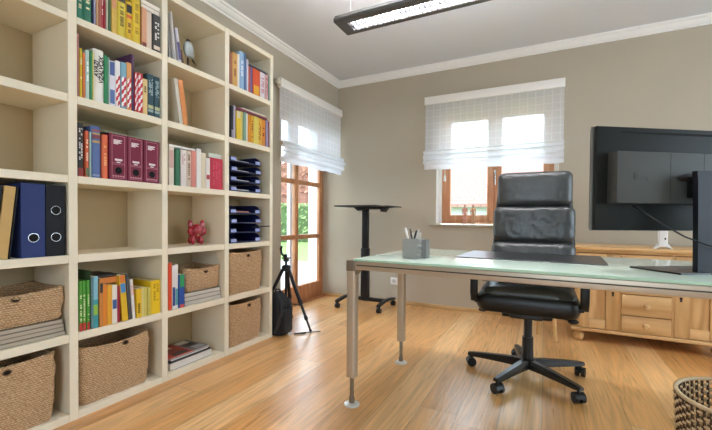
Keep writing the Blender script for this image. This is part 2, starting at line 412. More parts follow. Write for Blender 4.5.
# ------------------------------------------------------------------ roman blinds
def blind(name, label, loc, rot, wd, h, knob=False):
    """local: x along the window, y towards the wall (+), z down from 0"""
    t = thing(name, label, 'blind', loc, rot)
    MB().box(-wd / 2 - .006, wd / 2 + .006, -.022, .03, -.082, 0, .004).done('headrail', mat('#e9e4dc', .8, var=.03, bump=.1, bscale=300, name='valance_linen'), t)
    zf = -h + .195
    def sheet(prof, amp, xa, xb, nx=60):
        b = MB(); rows = []
        for k, (y, z) in enumerate(prof):
            row = []
            for i in range(nx + 1):
                u = i / nx; x = xa + (xb - xa) * u
                f = min(1, k / 4.)
                wv = amp * f * (math.sin(u * 17 + k * .5) + .6 * math.sin(u * 41 + 1.3 + k))
                row.append((x, y + wv * .6, z + wv * .8))
            rows.append(b.ring(row))
        for p, q in zip(rows, rows[1:]): b.bridge(p, q, closed=False)
        return b
    prof = [(0, -.07 + (zf + .07) * k / 12) for k in range(13)]
    sheet(prof, .0015, -wd / 2, wd / 2).done('fabric_sheet', M_linen, t, smooth=80)
    fp = []
    for (cy, cz, r) in ((-.018, zf - .020, .026), (-.026, zf - .068, .032), (-.022, zf - .118, .028)):
        for k in range(9):
            a = PI * .5 + PI * k / 8
            fp.append((cy + r * math.cos(a) * 1.15, cz + r * math.sin(a)))
    fp += [(-.010, zf - .155), (-.008, -h)]
    sheet(fp, .0045, -wd / 2 - .004, wd / 2 + .004).done('folds', M_linen2, t, smooth=80)
    if knob:
        b = MB().cyl((-wd / 2 - .006, .004, -.04), (-wd / 2 - .04, .004, -.04), .026, .024, 18).cyl((-wd / 2 - .04, .004, -.04), (-wd / 2 - .044, .004, -.04), .012, .010, 12)
        b.done('chain_wheel', mat('#d9d2c4', .4, name='ivory_plastic'), t)
    return t
blind('roman_blind', 'white linen roman blind over the small wood-framed window', (-.513, YB - .055, 2.263), 0, 1.306, .773)
blind('roman_blind', 'white linen roman blind over the balcony door', (XL + .055, 3.380, 2.264), PI / 2, 1.165, .775, True)

# ------------------------------------------------------------------ outside
o = MB().box(-2.7795, 12, 4.3, 40, -.35, -.1).box(-40, -2.78, -12, 40, -.35, -.1).done('lawn', mat('#647c3c', .95, var=.35, vscale=14, name='lawn_grass'), smooth=0)
struct(o, 'sunny lawn beyond the terrace', 'lawn')
o = MB().box(-7.2, -2.78, .5, 7.4, -.10, -.06).done('path', mat('#8b8a87', .9, var=.06, vscale=4, name='terrace_slabs'), smooth=0)
struct(o, 'pale paved terrace outside the balcony door', 'terrace')
def leafy(name, label, cat, centre, half, rot, n, leaf, m, m2, stems=True):
    t = thing(name, label, cat, centre, rot)
    b = MB(); hx, hy, hz = half
    for k in range(n):
        p = Vector((random.uniform(-1, 1), random.uniform(-1, 1), random.uniform(0, 1)))
        f = random.choice('xyzy')
        if f == 'y': p.y = math.copysign(1 - random.random() ** 2 * .3, p.y)
        elif f == 'x': p.x = math.copysign(1, p.x)
        else: p.z = 1 - random.random() ** 2 * .3
        c = Vector((p.x * hx, p.y * hy, p.z * hz))
        a = Vector((random.gauss(0, 1), random.gauss(0, 1), random.gauss(0, 1))).normalized()
        e = a.orthogonal().normalized(); g = a.cross(e); L = leaf * random.uniform(.6, 1.3)
        b.bm.faces.new([b.bm.verts.new(c + q) for q in (e * L, g * L * .5, -e * L, -g * L * .5)])
    b.done('foliage', m, t, smooth=0)
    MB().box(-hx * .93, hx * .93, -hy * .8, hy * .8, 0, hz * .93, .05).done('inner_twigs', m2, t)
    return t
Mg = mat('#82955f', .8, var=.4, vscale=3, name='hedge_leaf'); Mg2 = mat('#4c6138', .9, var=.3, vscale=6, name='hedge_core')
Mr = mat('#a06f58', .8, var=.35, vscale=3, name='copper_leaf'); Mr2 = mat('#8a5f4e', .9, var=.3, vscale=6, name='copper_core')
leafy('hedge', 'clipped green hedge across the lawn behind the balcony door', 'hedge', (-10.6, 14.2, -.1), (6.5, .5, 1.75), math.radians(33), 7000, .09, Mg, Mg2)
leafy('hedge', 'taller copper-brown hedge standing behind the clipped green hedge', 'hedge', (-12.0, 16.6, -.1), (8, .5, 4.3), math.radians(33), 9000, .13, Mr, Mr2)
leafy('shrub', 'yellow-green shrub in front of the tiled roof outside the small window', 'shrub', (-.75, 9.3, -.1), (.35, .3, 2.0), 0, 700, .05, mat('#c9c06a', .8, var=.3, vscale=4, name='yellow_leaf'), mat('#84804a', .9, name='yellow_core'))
h = thing('neighbour_house', 'pale neighbouring house with a red tiled roof outside the small window', 'house', (-2.0, 11.6, -.1))
MB().box(-2.4, 5, 0, 6, 0, 1.52).done('house_wall', mat('#c9c8c6', .9, name='white_render'), h, smooth=0)
b = MB().prism([(-.35, 1.45), (-.35, 1.53), (3.0, 3.35), (6.3, 1.53), (6.3, 1.45), (3.0, 3.25)], -2.7, 5.3, 'x')
b.done('roof', tile_mat('roof_tiles', '#8f675c', '#9d756a', '#7a564b', .22, .11), h, smooth=0)

# ------------------------------------------------------------------ bookcase
XF, XBK = -1.948, -2.274
COLY = [(.466, .503), (.933, .970), (1.401, 1.437), (1.868, 1.906), (2.335, 2.369)]
SH = [(1.846, 1.879), (1.477, 1.514), (1.108, 1.143), (.738, .775), (.370, .408)]
TOPZ = 2.246
bc = thing('bookcase', 'tall cream open bookcase filled with books, binders and baskets', 'bookcase', (XF - .16, 1.42, 0))
def L(x, y, z): return (x - XF + .16, y - 1.42, z)
def bcbox(nm, xa, xb, ya, yb, za, zb, bev=.0015):
    return MB().box(xa - XF + .16, xb - XF + .16, ya - 1.42, yb - 1.42, za, zb, bev, 1).done(nm, M_cream, bc)
for ya, yb in COLY: bcbox('upright', XBK, XF, ya, yb, 0, TOPZ)
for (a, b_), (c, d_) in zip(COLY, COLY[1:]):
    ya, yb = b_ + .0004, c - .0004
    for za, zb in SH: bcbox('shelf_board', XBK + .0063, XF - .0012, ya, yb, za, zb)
    bcbox('back_panel', XBK, XBK + .006, ya, yb, .036, 2.211, 0).data.materials[0] = mat('#b5a079', .6, var=.03, vscale=6, name='bookcase_back')  # back is cream too; niche shade is put into its darker colour
    bcbox('top_board', XBK, XF - .0012, ya, yb, 2.212, TOPZ)
    bcbox('bottom_board', XBK, XF - .0012, ya, yb, .0, .035)

BAY = {1: 'blue-binder bay', 2: 'maroon-binder bay', 3: 'red-figurine bay', 4: 'letter-tray bay'}
SHN = ['top shelf', 'second shelf', 'third shelf', 'fourth shelf', 'fifth shelf', 'bottom shelf']
ORD = ['first', 'second', 'third', 'fourth', 'fifth', 'sixth', 'seventh', 'eighth', 'ninth', 'tenth', 'eleventh', 'twelfth',
       'thirteenth', 'fourteenth', 'fifteenth', 'sixteenth', 'seventeenth', 'eighteenth', 'nineteenth', 'twentieth']
ZB = [1.879, 1.514, 1.143, .775, .408, .035]

def marks(b, rows, dx, ya, yb, za, zb, rnd, vert=True, fill=.7):
    """lines of small lettering strokes on the spine, between heights za and zb"""
    t = (yb - ya) / rows
    for r in range(rows):
        y0, y1 = ya + t * r + t * .18, ya + t * (r + 1) - t * .18
        z = zb
        while z > za:
            ln = rnd.uniform(.004, .011)
            if rnd.random() < fill: b.box(0, dx, y0, y1, max(za, z - ln), z)
            z -= ln + rnd.uniform(.0015, .004)

def book(look_label, group, y0, y1, zb, h, hexc, dep, xf, lean=0., bands=(), title=None, hard=True, name='book', cat='book'):
    t = y1 - y0; g = .0005
    th = t - 2 * g
    o = thing(name, look_label, cat, (xf, (y0 + y1) / 2, zb + .0004 + abs(math.sin(lean)) * th / 2), 0, group)
    o.rotation_euler = (lean, 0, 0)
    c = min(.0028 if hard else .001, th * .2)
    hy = th / 2; rn = min(.006, th * .3) if hard else .001
    out = [(-dep, -hy), (-rn, -hy), (-rn * .3, -hy * .8), (0, -hy * .45), (0, hy * .45), (-rn * .3, hy * .8), (-rn, hy), (-dep, hy), (-dep, hy - c), (-rn - c, hy - c), (-rn - c, -hy + c), (-dep, -hy + c)]
    MB().prism(out, 0, h).done('cover', mat(hexc, .5 if hard else .38, var=.06, vscale=40), o, smooth=40)
    s = .003 if hard else .0006
    MB().box(-dep + .003, -rn - c - .0003, -hy + c + .0002, hy - c - .0002, s, h - s).done('page_block', M_pages, o, smooth=0)
    for za, zb_, hx in bands:
        MB().box(-.0005, .0007, -hy * .8, hy * .8, za * h, zb_ * h).done('spine_band', mat(hx, .5), o, smooth=0)
    if title:
        hx, rows, za, zb_ = title
        b = MB(); marks(b, rows, .0011, -hy * .62, hy * .62, za * h, zb_ * h, random)
        b.done('spine_lettering', mat(hx, .5), o, smooth=0)
    return o

def row(col, shelf, items, dep=(.15, .19)):
    n = len(items)
    for k, it in enumerate(items):
        look, y0, y1, h, hexc = it[:5]; kw = it[5] if len(it) > 5 else {}
        lab = f"{look}, {ORD[n - 1 - k]} from the window end, {SHN[shelf]} of {BAY[col]}"
        book(lab, f"books on the {SHN[shelf]} of the {BAY[col]}", y0, y1, ZB[shelf], min(h, .318), hexc, kw.pop('dep', random.uniform(*dep)), kw.pop('xf', XF - random.uniform(.006, .016)), **kw)

# bay of maroon binders, top shelf
row(2, 0, [
 ('teal and orange hardback', .9757, 1.0052, .262, '#2f7a63', dict(bands=[(.52, 1, '#dba33f')], title=('#e8dcae', 1, .1, .45))),
 ('green and orange hardback', 1.0052, 1.0436, .262, '#2c7358', dict(bands=[(.48, 1, '#e0a63c')], title=('#e8dcae', 1, .1, .42))),
 ('slim dark navy book', 1.0436, 1.0508, .24, '#23284a'),
 ('slim lilac book', 1.0517, 1.0595, .23, '#a9a6c4', dict(hard=False)),
 ('tan paperback', 1.0599, 1.0696, .215, '#c59a72', dict(hard=False)),
 ('brick red paperback', 1.07, 1.0831, .21, '#a85f4b', dict(hard=False)),
 ('bright red book', 1.0835, 1.0953, .23, '#b8313a', dict(title=('#e7cfc4', 1, .3, .8))),
 ('dark red book', 1.0962, 1.1086, .225, '#9c2a36'),
 ('pale grey-green book', 1.1091, 1.1183, .215, '#b7bda4', dict(hard=False)),
 ('dark green book', 1.1183, 1.1319, .215, '#4d6a45'),
 ('yellow and pink paperback', 1.1324, 1.1587, .232, '#d8b04a', dict(bands=[(.55, 1, '#d99a6c')], hard=False)),
 ('wide yellow hardback with dark band', 1.1602, 1.2059, .222, '#d9c23f', dict(bands=[(.80, .92, '#4b4437')], title=('#7d6a1e', 1, .25, .7))),
 ('yellow book with black emblem', 1.207, 1.2411, .2, '#e2b92f', dict(bands=[(.72, .93, '#2c2a26'), (.58, .66, '#d9622f')], title=('#8a5a16', 1, .2, .5))),
 ('thick yellow hardback', 1.2411, 1.2853, .256, '#e0c235', dict(title=('#a98b1e', 1, .2, .85))),
 ('salmon paperback', 1.291, 1.3196, .212, '#d49a74', dict(hard=False, bands=[(.0, .12, '#7b3b2c')])),
 ('cream paperback', 1.3208, 1.3502, .206, '#dcc9b4', dict(hard=False)),
 ('charcoal book with white title', 1.3514, 1.4003, .204, '#3b3935', dict(bands=[(.06, .16, '#d9c7b4')], title=('#e8e4dc', 2, .32, .86)))])
# second shelf
row(2, 1, [
 ('slim tall dusty-rose book', .9757, .9871, .294, '#a76a5e', dict(hard=False)),
 ('yellow book', .9876, 1.0013, .232, '#d3b92e', dict(title=('#f0e7b0', 1, .3, .8))),
 ('orange book', 1.0013, 1.0134, .216, '#cf6f32', dict(hard=False)),
 ('pale mint book', 1.0134, 1.0302, .233, '#b9cfc4', dict(hard=False, title=('#ffffff', 1, .3, .8))),
 ('slim green book', 1.0302, 1.04, .236, '#2f8a5c'),
 ('slim lime-yellow book', 1.04, 1.0459, .235, '#d6d07a', dict(hard=False)),
 ('thick white book with black title', 1.0463, 1.0953, .255, '#e8e4da'),
 ('green hardback', 1.0962, 1.1106, .241, '#2d8a57'),
 ('slim grey-green book', 1.1106, 1.1207, .236, '#6f9a83', dict(hard=False)),
 ('white book with blue blocks', 1.1207, 1.1497, .225, '#dcd9e0', dict(hard=False, bands=[(.68, .98, '#4b5f9b'), (.05, .36, '#5a73a8')])),
 ('white book with red checks', 1.1502, 1.1749, .236, '#e6e1de', dict(hard=False)),
 ('blue-grey book with red checks', 1.1754, 1.2044, .237, '#6fa0b3', dict(hard=False)),
 ('orange book with red checks', 1.2049, 1.2298, .246, '#dd9b57', dict(hard=False)),
 ('tall deep purple book', 1.2303, 1.2466, .298, '#4a2850', dict(dep=.24, xf=-1.957)),
 ('slim red-checked book', 1.2471, 1.2641, .21, '#c23a37', dict(hard=False)),
 ('red book with white checks', 1.2647, 1.2932, .214, '#c8402f', dict(hard=False)),
 ('cream-yellow book', 1.2949, 1.3214, .193, '#e0c583', dict(hard=False, title=('#6d5a35', 1, .62, .85))),
 ('dark teal hardback', 1.322, 1.3622, .231, '#264852', dict(bands=[(.18, .26, '#b9b98a'), (.10, .16, '#8fa3a0')], title=('#a8bcc0', 4, .5, .9))),
 ('dark teal twin hardback', 1.3628, 1.4003, .228, '#264852', dict(bands=[(.18, .26, '#b9b98a'), (.10, .16, '#8fa3a0')], title=('#a8bcc0', 4, .5, .9)))])
# red and white checks running over the lower spines of that row
def checks(y0, y1, h, lo, hi, xf, parent_label_part):
    pass
for o in [q for q in bpy.data.objects if q.name.startswith('book') and 'check' in q.get('label', '')]:
    cov = o.children[0]; hy = cov.dimensions.y / 2; H = cov.dimensions.z
    hi = .58 if 'white book' in o['label'] or 'blue-grey' in o['label'] or 'orange' in o['label'] else .9
    red = 'red book' in o['label'] or 'slim red' in o['label']
    b1, b2 = MB(), MB()
    k = 0; z = .03 * H
    while z < hi * H:
        st = .021
        for s_, (ya, yb) in enumerate(((-hy * .8, 0), (0, hy * .8))):
            sh = (k + s_) % 2
            (b1 if sh else b2).prism([(ya, z), (yb, z + .012), (yb, z + st + .012), (ya, z + st)], -.0004, .0012, 'x')
        z += st; k += 1
    b1.done('check_pattern', mat('#c8283c', .5), o, smooth=0)
    b2.done('check_pattern', mat('#efe6e2', .5), o, smooth=0)
# lettering on the thick white book
o = next(q for q in bpy.data.objects if 'thick white book' in q.get('label', ''))
def text_part(txt, size, M, m, parent, name, ext=.0004):
    cu = bpy.data.curves.new(name, 'FONT'); cu.body = txt; cu.size = size; cu.extrude = ext; cu.offset = .0007; cu.align_x = 'CENTER'; cu.align_y = 'CENTER'; cu.shear = .15
    tmp = bpy.data.objects.new('tmp_text', cu); COL.objects.link(tmp)
    me = bpy.data.meshes.new_from_object(tmp.evaluated_get(bpy.context.evaluated_depsgraph_get()))
    bpy.data.objects.remove(tmp)
    me.transform(M); me.materials.clear(); me.materials.append(m); me.name = name
    q = bpy.data.objects.new(name, me); COL.objects.link(q); q.parent = parent
    return q
FACE = Matrix(((0, 0, 1, 0), (1, 0, 0, 0), (0, 1, 0, 0), (0, 0, 0, 1)))     # text x->world y, text y->world z, facing +x
Mk = mat('#1b1b1d', .6)
for txt, yy, zz in (('AVAZI', -.0115, .158), ('VZALVCIX', .0105, .158)):
    text_part(txt, .028, Matrix.Translation((.0012, yy, zz)) @ FACE @ Matrix.Rotation(PI / 2, 4, 'Z'), Mk, o, 'spine_lettering')
# third shelf: books beside the maroon binders
row(2, 2, [
 ('black book with white title', .9757, 1.0043, .252, '#2b2624', dict(bands=[(.0, .16, '#8d2a26')], title=('#d8d3cc', 2, .3, .9))),
 ('orange-red book', 1.0091, 1.0258, .22, '#cf5b36', dict(bands=[(.03, .2, '#5f6a4a')], title=('#f0d9c0', 1, .35, .85))),
 ('slim pale green book', 1.0262, 1.0346, .218, '#9db7ab', dict(hard=False)),
 ('thick blue hardback with red bands', 1.0351, 1.0798, .251, '#52699b', dict(bands=[(.90, .93, '#a5433a'), (.76, .83, '#7c3036'), (.68, .72, '#c09a4a'), (.84, .87, '#c09a4a'), (.03, .07, '#8290b4')])),
 ('orange hardback', 1.0849, 1.1159, .219, '#d9663a', dict(title=('#e9a56a', 1, .3, .75)))])

def binder(label, group, y0, y1, zb, h, hexc, holes=(), lean=0., xf=None, dep=.285, frame=False, hexhole='#0c0c0e'):
    th = y1 - y0 - .001; hy = th / 2; xf = XF - .012 if xf is None else xf
    o = thing('ring_binder', label, 'binder', (xf, (y0 + y1) / 2, zb + .0004 + abs(math.sin(lean)) * th / 2), 0, group); o.rotation_euler = (lean, 0, 0)
    c = .0025
    b = MB().box(-c, 0, -hy, hy, 0, h, .0008, 1).box(-dep, -c, -hy, -hy + c, 0, h).box(-dep, -c, hy - c, hy, 0, h)
    b.done('cover', mat(hexc, .6, spec=.3, var=.08, vscale=20), o)
    MB().box(-dep + .02, -.02, -hy + .006, hy - .008, .004, h - .02).done('paper_stack', M_paper, o, smooth=0)
    for z in holes:
        b = MB(); seg = 20
        b.loft([[(x, r * math.cos(2 * PI * k / seg), z + r * math.sin(2 * PI * k / seg)) for k in range(seg)] for r, x in ((.0195, .0002), (.0195, .0020), (.0180, .0020), (.0180, .0002))], False, False)
        rg = b.done('finger_ring', M_chrome if not frame else mat('#6d2538', .4), o)
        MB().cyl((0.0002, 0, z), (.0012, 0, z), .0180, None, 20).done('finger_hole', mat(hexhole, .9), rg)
    return o
Mlab = mat('#e9dfe0', .6); Mpk = mat('#c9929c', .6)
for k, (y0, y1, nm) in enumerate(((1.1192, 1.2091, 'maroon ring binder next to the orange hardback'), (1.2117, 1.2989, 'maroon ring binder standing between two alike'), (1.3024, 1.3925, 'maroon ring binder at the window end of the trio'))):
    o = binder(nm, 'maroon ring binders', y0, y1, ZB[2], .234, '#7b2940', (.048,), frame=True)
    hy = (y1 - y0) / 2 * .72
    b = MB()
    for q in ((-hy, -hy + .0014, .01, .225), (hy - .0014, hy, .01, .225), (-hy, hy, .085, .0864), (-hy, hy, .0785, .0799), (-hy, hy, .224, .2254), (-hy, hy, .01, .0114)): b.box(0, .0008, *q)
    for j in range(5): b.box(0, .0008, -hy + .004 + j * hy * .38, -hy + .004 + j * hy * .38 + hy * .25, .016, .023)
    b.done('spine_border', Mpk, o, smooth=0)
    b = MB()
    for zz, wd in ((.200, 1.3), (.194, 1.0), (.188, 1.2), (.182, .7)): b.box(0, .0009, -hy * .75, -hy * .75 + hy * wd, zz, zz + .0045)
    b.box(0, .0009, -hy * .55, hy * .6, .098, .108); b.box(0, .0009, -hy * .3, hy * .3, .088, .093)
    b.done('label_lettering', Mlab, o, smooth=0)
tag(MB().box(-2.235, XF - .02, 1.10, 1.398, ZB[2] + .2362, ZB[2] + .2402).done('document_folder', mat('#9fae93', .7), smooth=0), 'flat pale green folder lying across the maroon binders', 'folder')
book('slim white booklet wedged beside the last maroon binder', None, 1.3945, 1.4000, ZB[2], .16, '#dfdcd6', .12, XF - .02, hard=False, name='booklet', cat='booklet')
# fifth shelf
row(2, 4, [
 ('green book with red foot', .9778, .9948, .238, '#4f9a35', dict(bands=[(0, .16, '#b7382e')], title=('#cfe3a8', 1, .2, .72))),
 ('second green red-footed book', .9948, 1.0121, .238, '#4f9a35', dict(bands=[(0, .16, '#b7382e')], title=('#cfe3a8', 1, .2, .72))),
 ('third green red-footed book', 1.0121, 1.0260, .238, '#4f9a35', dict(bands=[(0, .16, '#b7382e')], title=('#cfe3a8', 1, .2, .72))),
 ('tall slim dark green book', 1.0265, 1.0295, .285, '#3d5a3c', dict(hard=False, dep=.25, xf=-1.957)),
 ('slim grey-teal book', 1.0298, 1.0405, .25, '#5b8388', dict(hard=False)),
 ('pale blue and teal book', 1.0405, 1.0659, .252, '#3fa0a8', dict(bands=[(.55, 1, '#8cc3d6'), (.25, .45, '#8fbf4a')], hard=False)),
 ('brown-orange book', 1.0677, 1.0849, .24, '#c7803a', dict(hard=False, bands=[(.7, .9, '#3a3a34')])),
 ('orange paperback', 1.0849, 1.1067, .207, '#e0892f', dict(hard=False)),
 ('amber paperback', 1.1072, 1.1304, .203, '#e3a42e', dict(hard=False)),
 ('white book with blue square', 1.1309, 1.1567, .197, '#e4ded2', dict(hard=False, bands=[(.38, .62, '#3c5a96')])),
 ('crimson book', 1.1567, 1.1713, .189, '#a02338', dict(hard=False)),
 ('tilted yellow book with blue-orange head', 1.1845, 1.2150, .241, '#e0b52c', dict(hard=False, lean=.075, bands=[(.62, .82, '#3f86c4'), (.84, 1, '#d9772f')])),
 ('tilted slim charcoal book', 1.2185, 1.2350, .246, '#45474c', dict(hard=False, lean=.075)),
 ('tilted white book', 1.2370, 1.2520, .214, '#e4dfd8', dict(hard=False, lean=.075, bands=[(.6, .85, '#e6b9b0')])),
 ('yellow book with dark title', 1.2564, 1.2853, .156, '#e5ba22', dict(hard=False, title=('#6d5512', 1, .1, .5))),
 ('ivory booklet', 1.2853, 1.3024, .16, '#d9cc86', dict(hard=False)),
 ('pale yellow booklet', 1.3024, 1.3196, .158, '#d2c56e', dict(hard=False)),
 ('straw yellow booklet', 1.3196, 1.336, .154, '#c9ba5c', dict(hard=False)),
 ('thick bright yellow book', 1.3395, 1.4000, .189, '#e8c41a', dict(dep=.2, title=('#b58f10', 2, .4, .9)))])
def flat(label, name, cat, x0, x1, y0, y1, z, th, hexc, rotz=0., pages='#ddd3bd', group=None):
    """a book or a pile of paper lying flat: thin covers above and below a block of pages"""
    cx, cy = (x0 + x1) / 2, (y0 + y1) / 2; hx, hy = (x1 - x0) / 2, (y1 - y0) / 2
    o = thing(name, label, cat, (cx, cy, z + .0003), rotz, group)
    c = min(.002, th * .2)
    MB().box(-hx, hx, -hy, hy, 0, c).box(-hx, hx, -hy, hy, th - c, th).box(*((hx - .002, hx) if cat == 'book' else (-hx, -hx + .002)), -hy, hy, c, th - c).done('cover', mat(hexc, .45, var=.08), o, smooth=0)
    MB().box(*((-hx + .001, hx - .0021) if cat == 'book' else (-hx + .0021, hx - .001)), -hy + .001, hy - .001, c + .0001, th - c - .0001).done('page_block', mat(pages, .85, var=.15, vscale=200, stretch=(.1, .1, 3)), o, smooth=0)
    return o
flat('pale paperback lying across the salmon and cream books', 'book', 'book', -2.13, XF - .02, 1.293, 1.398, ZB[0] + .2125, .020, '#e6dfd2')
flat('slim white book topmost of the two lying beside thick yellow hardback', 'book', 'book', -2.14, XF - .012, 1.288, 1.396, ZB[0] + .2330, .020, '#efe9dd')
flat('orange book lying across the orange and amber paperbacks', 'book', 'book', -2.17, XF - .035, 1.09, 1.176, ZB[4] + .2075, .028, '#d2803a')
flat('black book lying on top of the flat orange book', 'book', 'book', -2.18, XF - .05, 1.085, 1.178, ZB[4] + .2362, .014, '#2b2522')

# bay of blue binders: fourth shelf
binder('blue ring binder with one finger ring', 'dark ring binders', .7623, .8482, ZB[3], .318, '#2b3a6e', (.085,))
binder('navy-black ring binder with two finger rings', 'dark ring binders', .8501, .9249, ZB[3], .318, '#15171d', (.085, .205))
binder('tilted tan ring binder', 'dark ring binders', .6800, .7180, ZB[3], .3, '#c6a467', (), lean=-.10)
binder('tilted black ring binder beside the blue one', 'dark ring binders', .7210, .7270, ZB[3], .3, '#191a1f', (), lean=-.10)
binder('tilted charcoal ring binder beyond the tan one', 'dark ring binders', .6010, .6750, ZB[3], .3, '#23262c', (), lean=-.10)

# bay of the figurine
def tilted(label, y0, th, zb, h, hexc, lean, dep, xf, **kw): return book(label, None, y0, y0 + th, zb, h, hexc, dep, xf, lean=lean, hard=False, **kw)
tilted('tall grey magazine tilted against the upright on the top shelf', 1.468, .014, ZB[0], .27, '#8d8a84', .06, .2, XF - .03, name='magazine', cat='magazine')
tilted('slim white magazine tilted beside the tall grey one', 1.4975, .005, ZB[0], .275, '#e9e7e6', .11, .2, XF - .012, name='magazine', cat='magazine')
tilted('white and violet book tilted beside the slim white magazine', 1.526, .020, ZB[0], .20, '#c9c5cf', .13, .17, XF - .02, bands=[(.1, .6, '#5a5488')])
tilted('small brown notebook tilted at the end of the top magazines', 1.5600, .012, ZB[0], .09, '#6d5138', .16, .1, XF - .03, name='notebook', cat='notebook')
tilted('pale grey book tilted under the orange one', 1.5225, .024, ZB[1], .262, '#c9c2b2', .15, .17, XF - .008)
tilted('orange book tilted alone on the second shelf', 1.5480, .034, ZB[1], .262, '#d98a4c', .15, .17, XF - .008)
row(3, 2, [
 ('cream paperback with red stripe', 1.4541, 1.4877, .227, '#ddd2c0', dict(hard=False, bands=[(.45, .9, '#c9a39a')])),
 ('dark green hardback', 1.4958, 1.5285, .219, '#35714f'),
 ('white book with rose title', 1.5306, 1.5734, .22, '#e0d6d0', dict(hard=False, title=('#c49aa0', 2, .6, .9))),
 ('cream and brown paperback', 1.5756, 1.6038, .22, '#cdb9a4', dict(hard=False, title=('#7a5140', 1, .2, .9))),
 ('salmon pink book', 1.6053, 1.6424, .226, '#d4877a', dict(hard=False)),
 ('tall white book', 1.6439, 1.6776, .245, '#e6e3de', dict(hard=False)),
 ('ivory book', 1.6783, 1.716, .225, '#d9cdb2', dict(hard=False)),
 ('white book with red emblem', 1.7168, 1.7483, .199, '#e2d9d2', dict(hard=False, bands=[(.3, .45, '#b03c46')])),
 ('wide red book', 1.7491, 1.8640, .207, '#c02c44', dict(title=('#cf4a60', 3, .12, .88), dep=.16))])
flat('white book lying across the green and rose-titled books', 'book', 'book', -2.12, XF - .02, 1.46, 1.640, ZB[2] + .2275, .013, '#eae6df')
flat('pale green book lying on top of the wide red one', 'book', 'book', -2.12, XF - .03, 1.756, 1.865, ZB[2] + .2078, .030, '#d3dacb')
row(3, 4, [
 ('tall orange-red book', 1.4503, 1.4731, .278, '#e0512b', dict(hard=False)),
 ('white and navy book', 1.4745, 1.4958, .262, '#e0dddc', dict(hard=False, bands=[(.08, .5, '#2f4a8a')])),
 ('white and teal book', 1.4971, 1.5175, .265, '#e6e4e0', dict(hard=False, bands=[(.08, .45, '#5aa0a4')])),
 ('green and blue book', 1.5189, 1.5560, .201, '#2b4f9b', dict(hard=False, bands=[(.62, 1, '#2c9a5c'), (.0, .1, '#d05a50')]))])
# paper stacks under the two low baskets, and the magazines
for k in range(3):
    flat(('lowest', 'middle', 'topmost')[k] + ' pale magazine bundle of three under the basket beside green-blue book', 'magazine_bundle', 'magazines', -2.24, XF - .022 - .003 * k, 1.5700, 1.8600 - .003 * k, ZB[4] + .0255 * k, .025, '#8a8378', 0, '#c6bfb3', 'magazine bundles on the fifth shelf of the figurine bay')
for k in range(4):
    flat(('lowest', 'second lowest', 'third lowest', 'topmost')[k] + ' grey magazine bundle of four under the low basket beside green books', 'magazine_bundle', 'magazines', -2.24, XF - .02 - .003 * (k % 2), .6300, .9260 - .003 * k, ZB[4] + .0188 * k, .0183, '#7d7265', 0, '#b5a996', 'magazine bundles on the fifth shelf of the binder bay')
mg = [('thick white-edged magazine lowest of the loose pile', -2.25, 1.475, 1.79, .045, '#3a3236', 0.05),
      ('dark magazine in the middle of the loose pile', -2.24, 1.50, 1.78, .014, '#4a4a50', -.04),
      ('magazine with red picture on the loose pile', -2.22, 1.49, 1.66, .006, '#b5483a', .06),
      ('grey magazine topmost towards the window on the loose pile', -2.23, 1.665, 1.785, .006, '#75757c', .08)]
z = ZB[5]
for k, (lab, xa, ya, yb, th, hx, rz) in enumerate(mg):
    zz = z if k < 3 else z - .0066
    flat(lab, 'magazine', 'magazine', xa, XF - .055 + (.0 if k else .02), ya, yb, zz, th, hx, rz * (0 if k else .3), '#d5d0c8', 'loose magazines on the bottom shelf')
    cols = (('#b23a30', '#d8d4cc', '#2a2a2e'), ('#8c8f96', '#1f2126', '#c9c4ba'), ('#e2ded6', '#7a2d28', '#33363c'), ('#d9d6d0', '#2a2c31', '#9a9da4'))[k]
    m_ = [q for q in bpy.data.objects if q.get('label') == lab][0]
    hx_, hy_ = m_.children[0].dimensions.x / 2, m_.children[0].dimensions.y / 2
    for j, hc in enumerate(cols):
        MB().box(-hx_ * .9 + j * hx_ * .62, -hx_ * .9 + j * hx_ * .62 + hx_ * .5, -hy_ * (.85 - .2 * j), hy_ * (.5 + .15 * j), th, th + .0003).done('cover_picture', mat(hc, .3), m_, smooth=0)
    z = zz + th + .0006

# window-side bay
row(4, 0, [
 ('brick red book', 1.9226, 1.9459, .215, '#a4654c', dict(hard=False)),
 ('orange-tan book', 1.9459, 1.9925, .234, '#d2a25a', dict(hard=False, title=('#8a5a2a', 1, .3, .8))),
 ('white paperback', 1.9935, 2.0149, .24, '#dcd9cf', dict(hard=False)),
 ('pale blue book', 2.0159, 2.0628, .268, '#8fb0cf', dict(title=('#dfe8ef', 1, .3, .8))),
 ('slate blue book', 2.0628, 2.0822, .27, '#5c77a3'),
 ('lilac paperback', 2.0832, 2.1018, .235, '#cbc3d2', dict(hard=False)),
 ('red paperback', 2.1049, 2.1259, .195, '#b8503e', dict(hard=False)),
 ('purple paperback', 2.1259, 2.1482, .195, '#77628c', dict(hard=False)),
 ('orange and yellow book', 2.1525, 2.2284, .196, '#d9572f', dict(hard=False, bands=[(0.04, .38, '#e5a92e')])),
 ('white and rose book', 2.2329, 2.2845, .196, '#dcd3d6', dict(hard=False, title=('#b86a80', 2, .2, .8))),
 ('pink patterned book', 2.288, 2.3238, .196, '#d7a9a5', dict(hard=False, title=('#a33a42', 2, .2, .9))),
 ('slim teal book', 2.3240, 2.3340, .196, '#4f8a86', dict(hard=False))])
flat('black book lying across the row next to slate blue book', 'book', 'book', -2.15, XF - .02, 2.106, 2.325, ZB[0] + .1968, .016, '#2e2b2a')
flat('grey book lying on top of the flat black book', 'book', 'book', -2.15, XF - .028, 2.110, 2.318, ZB[0] + .2133, .012, '#8f8b86')
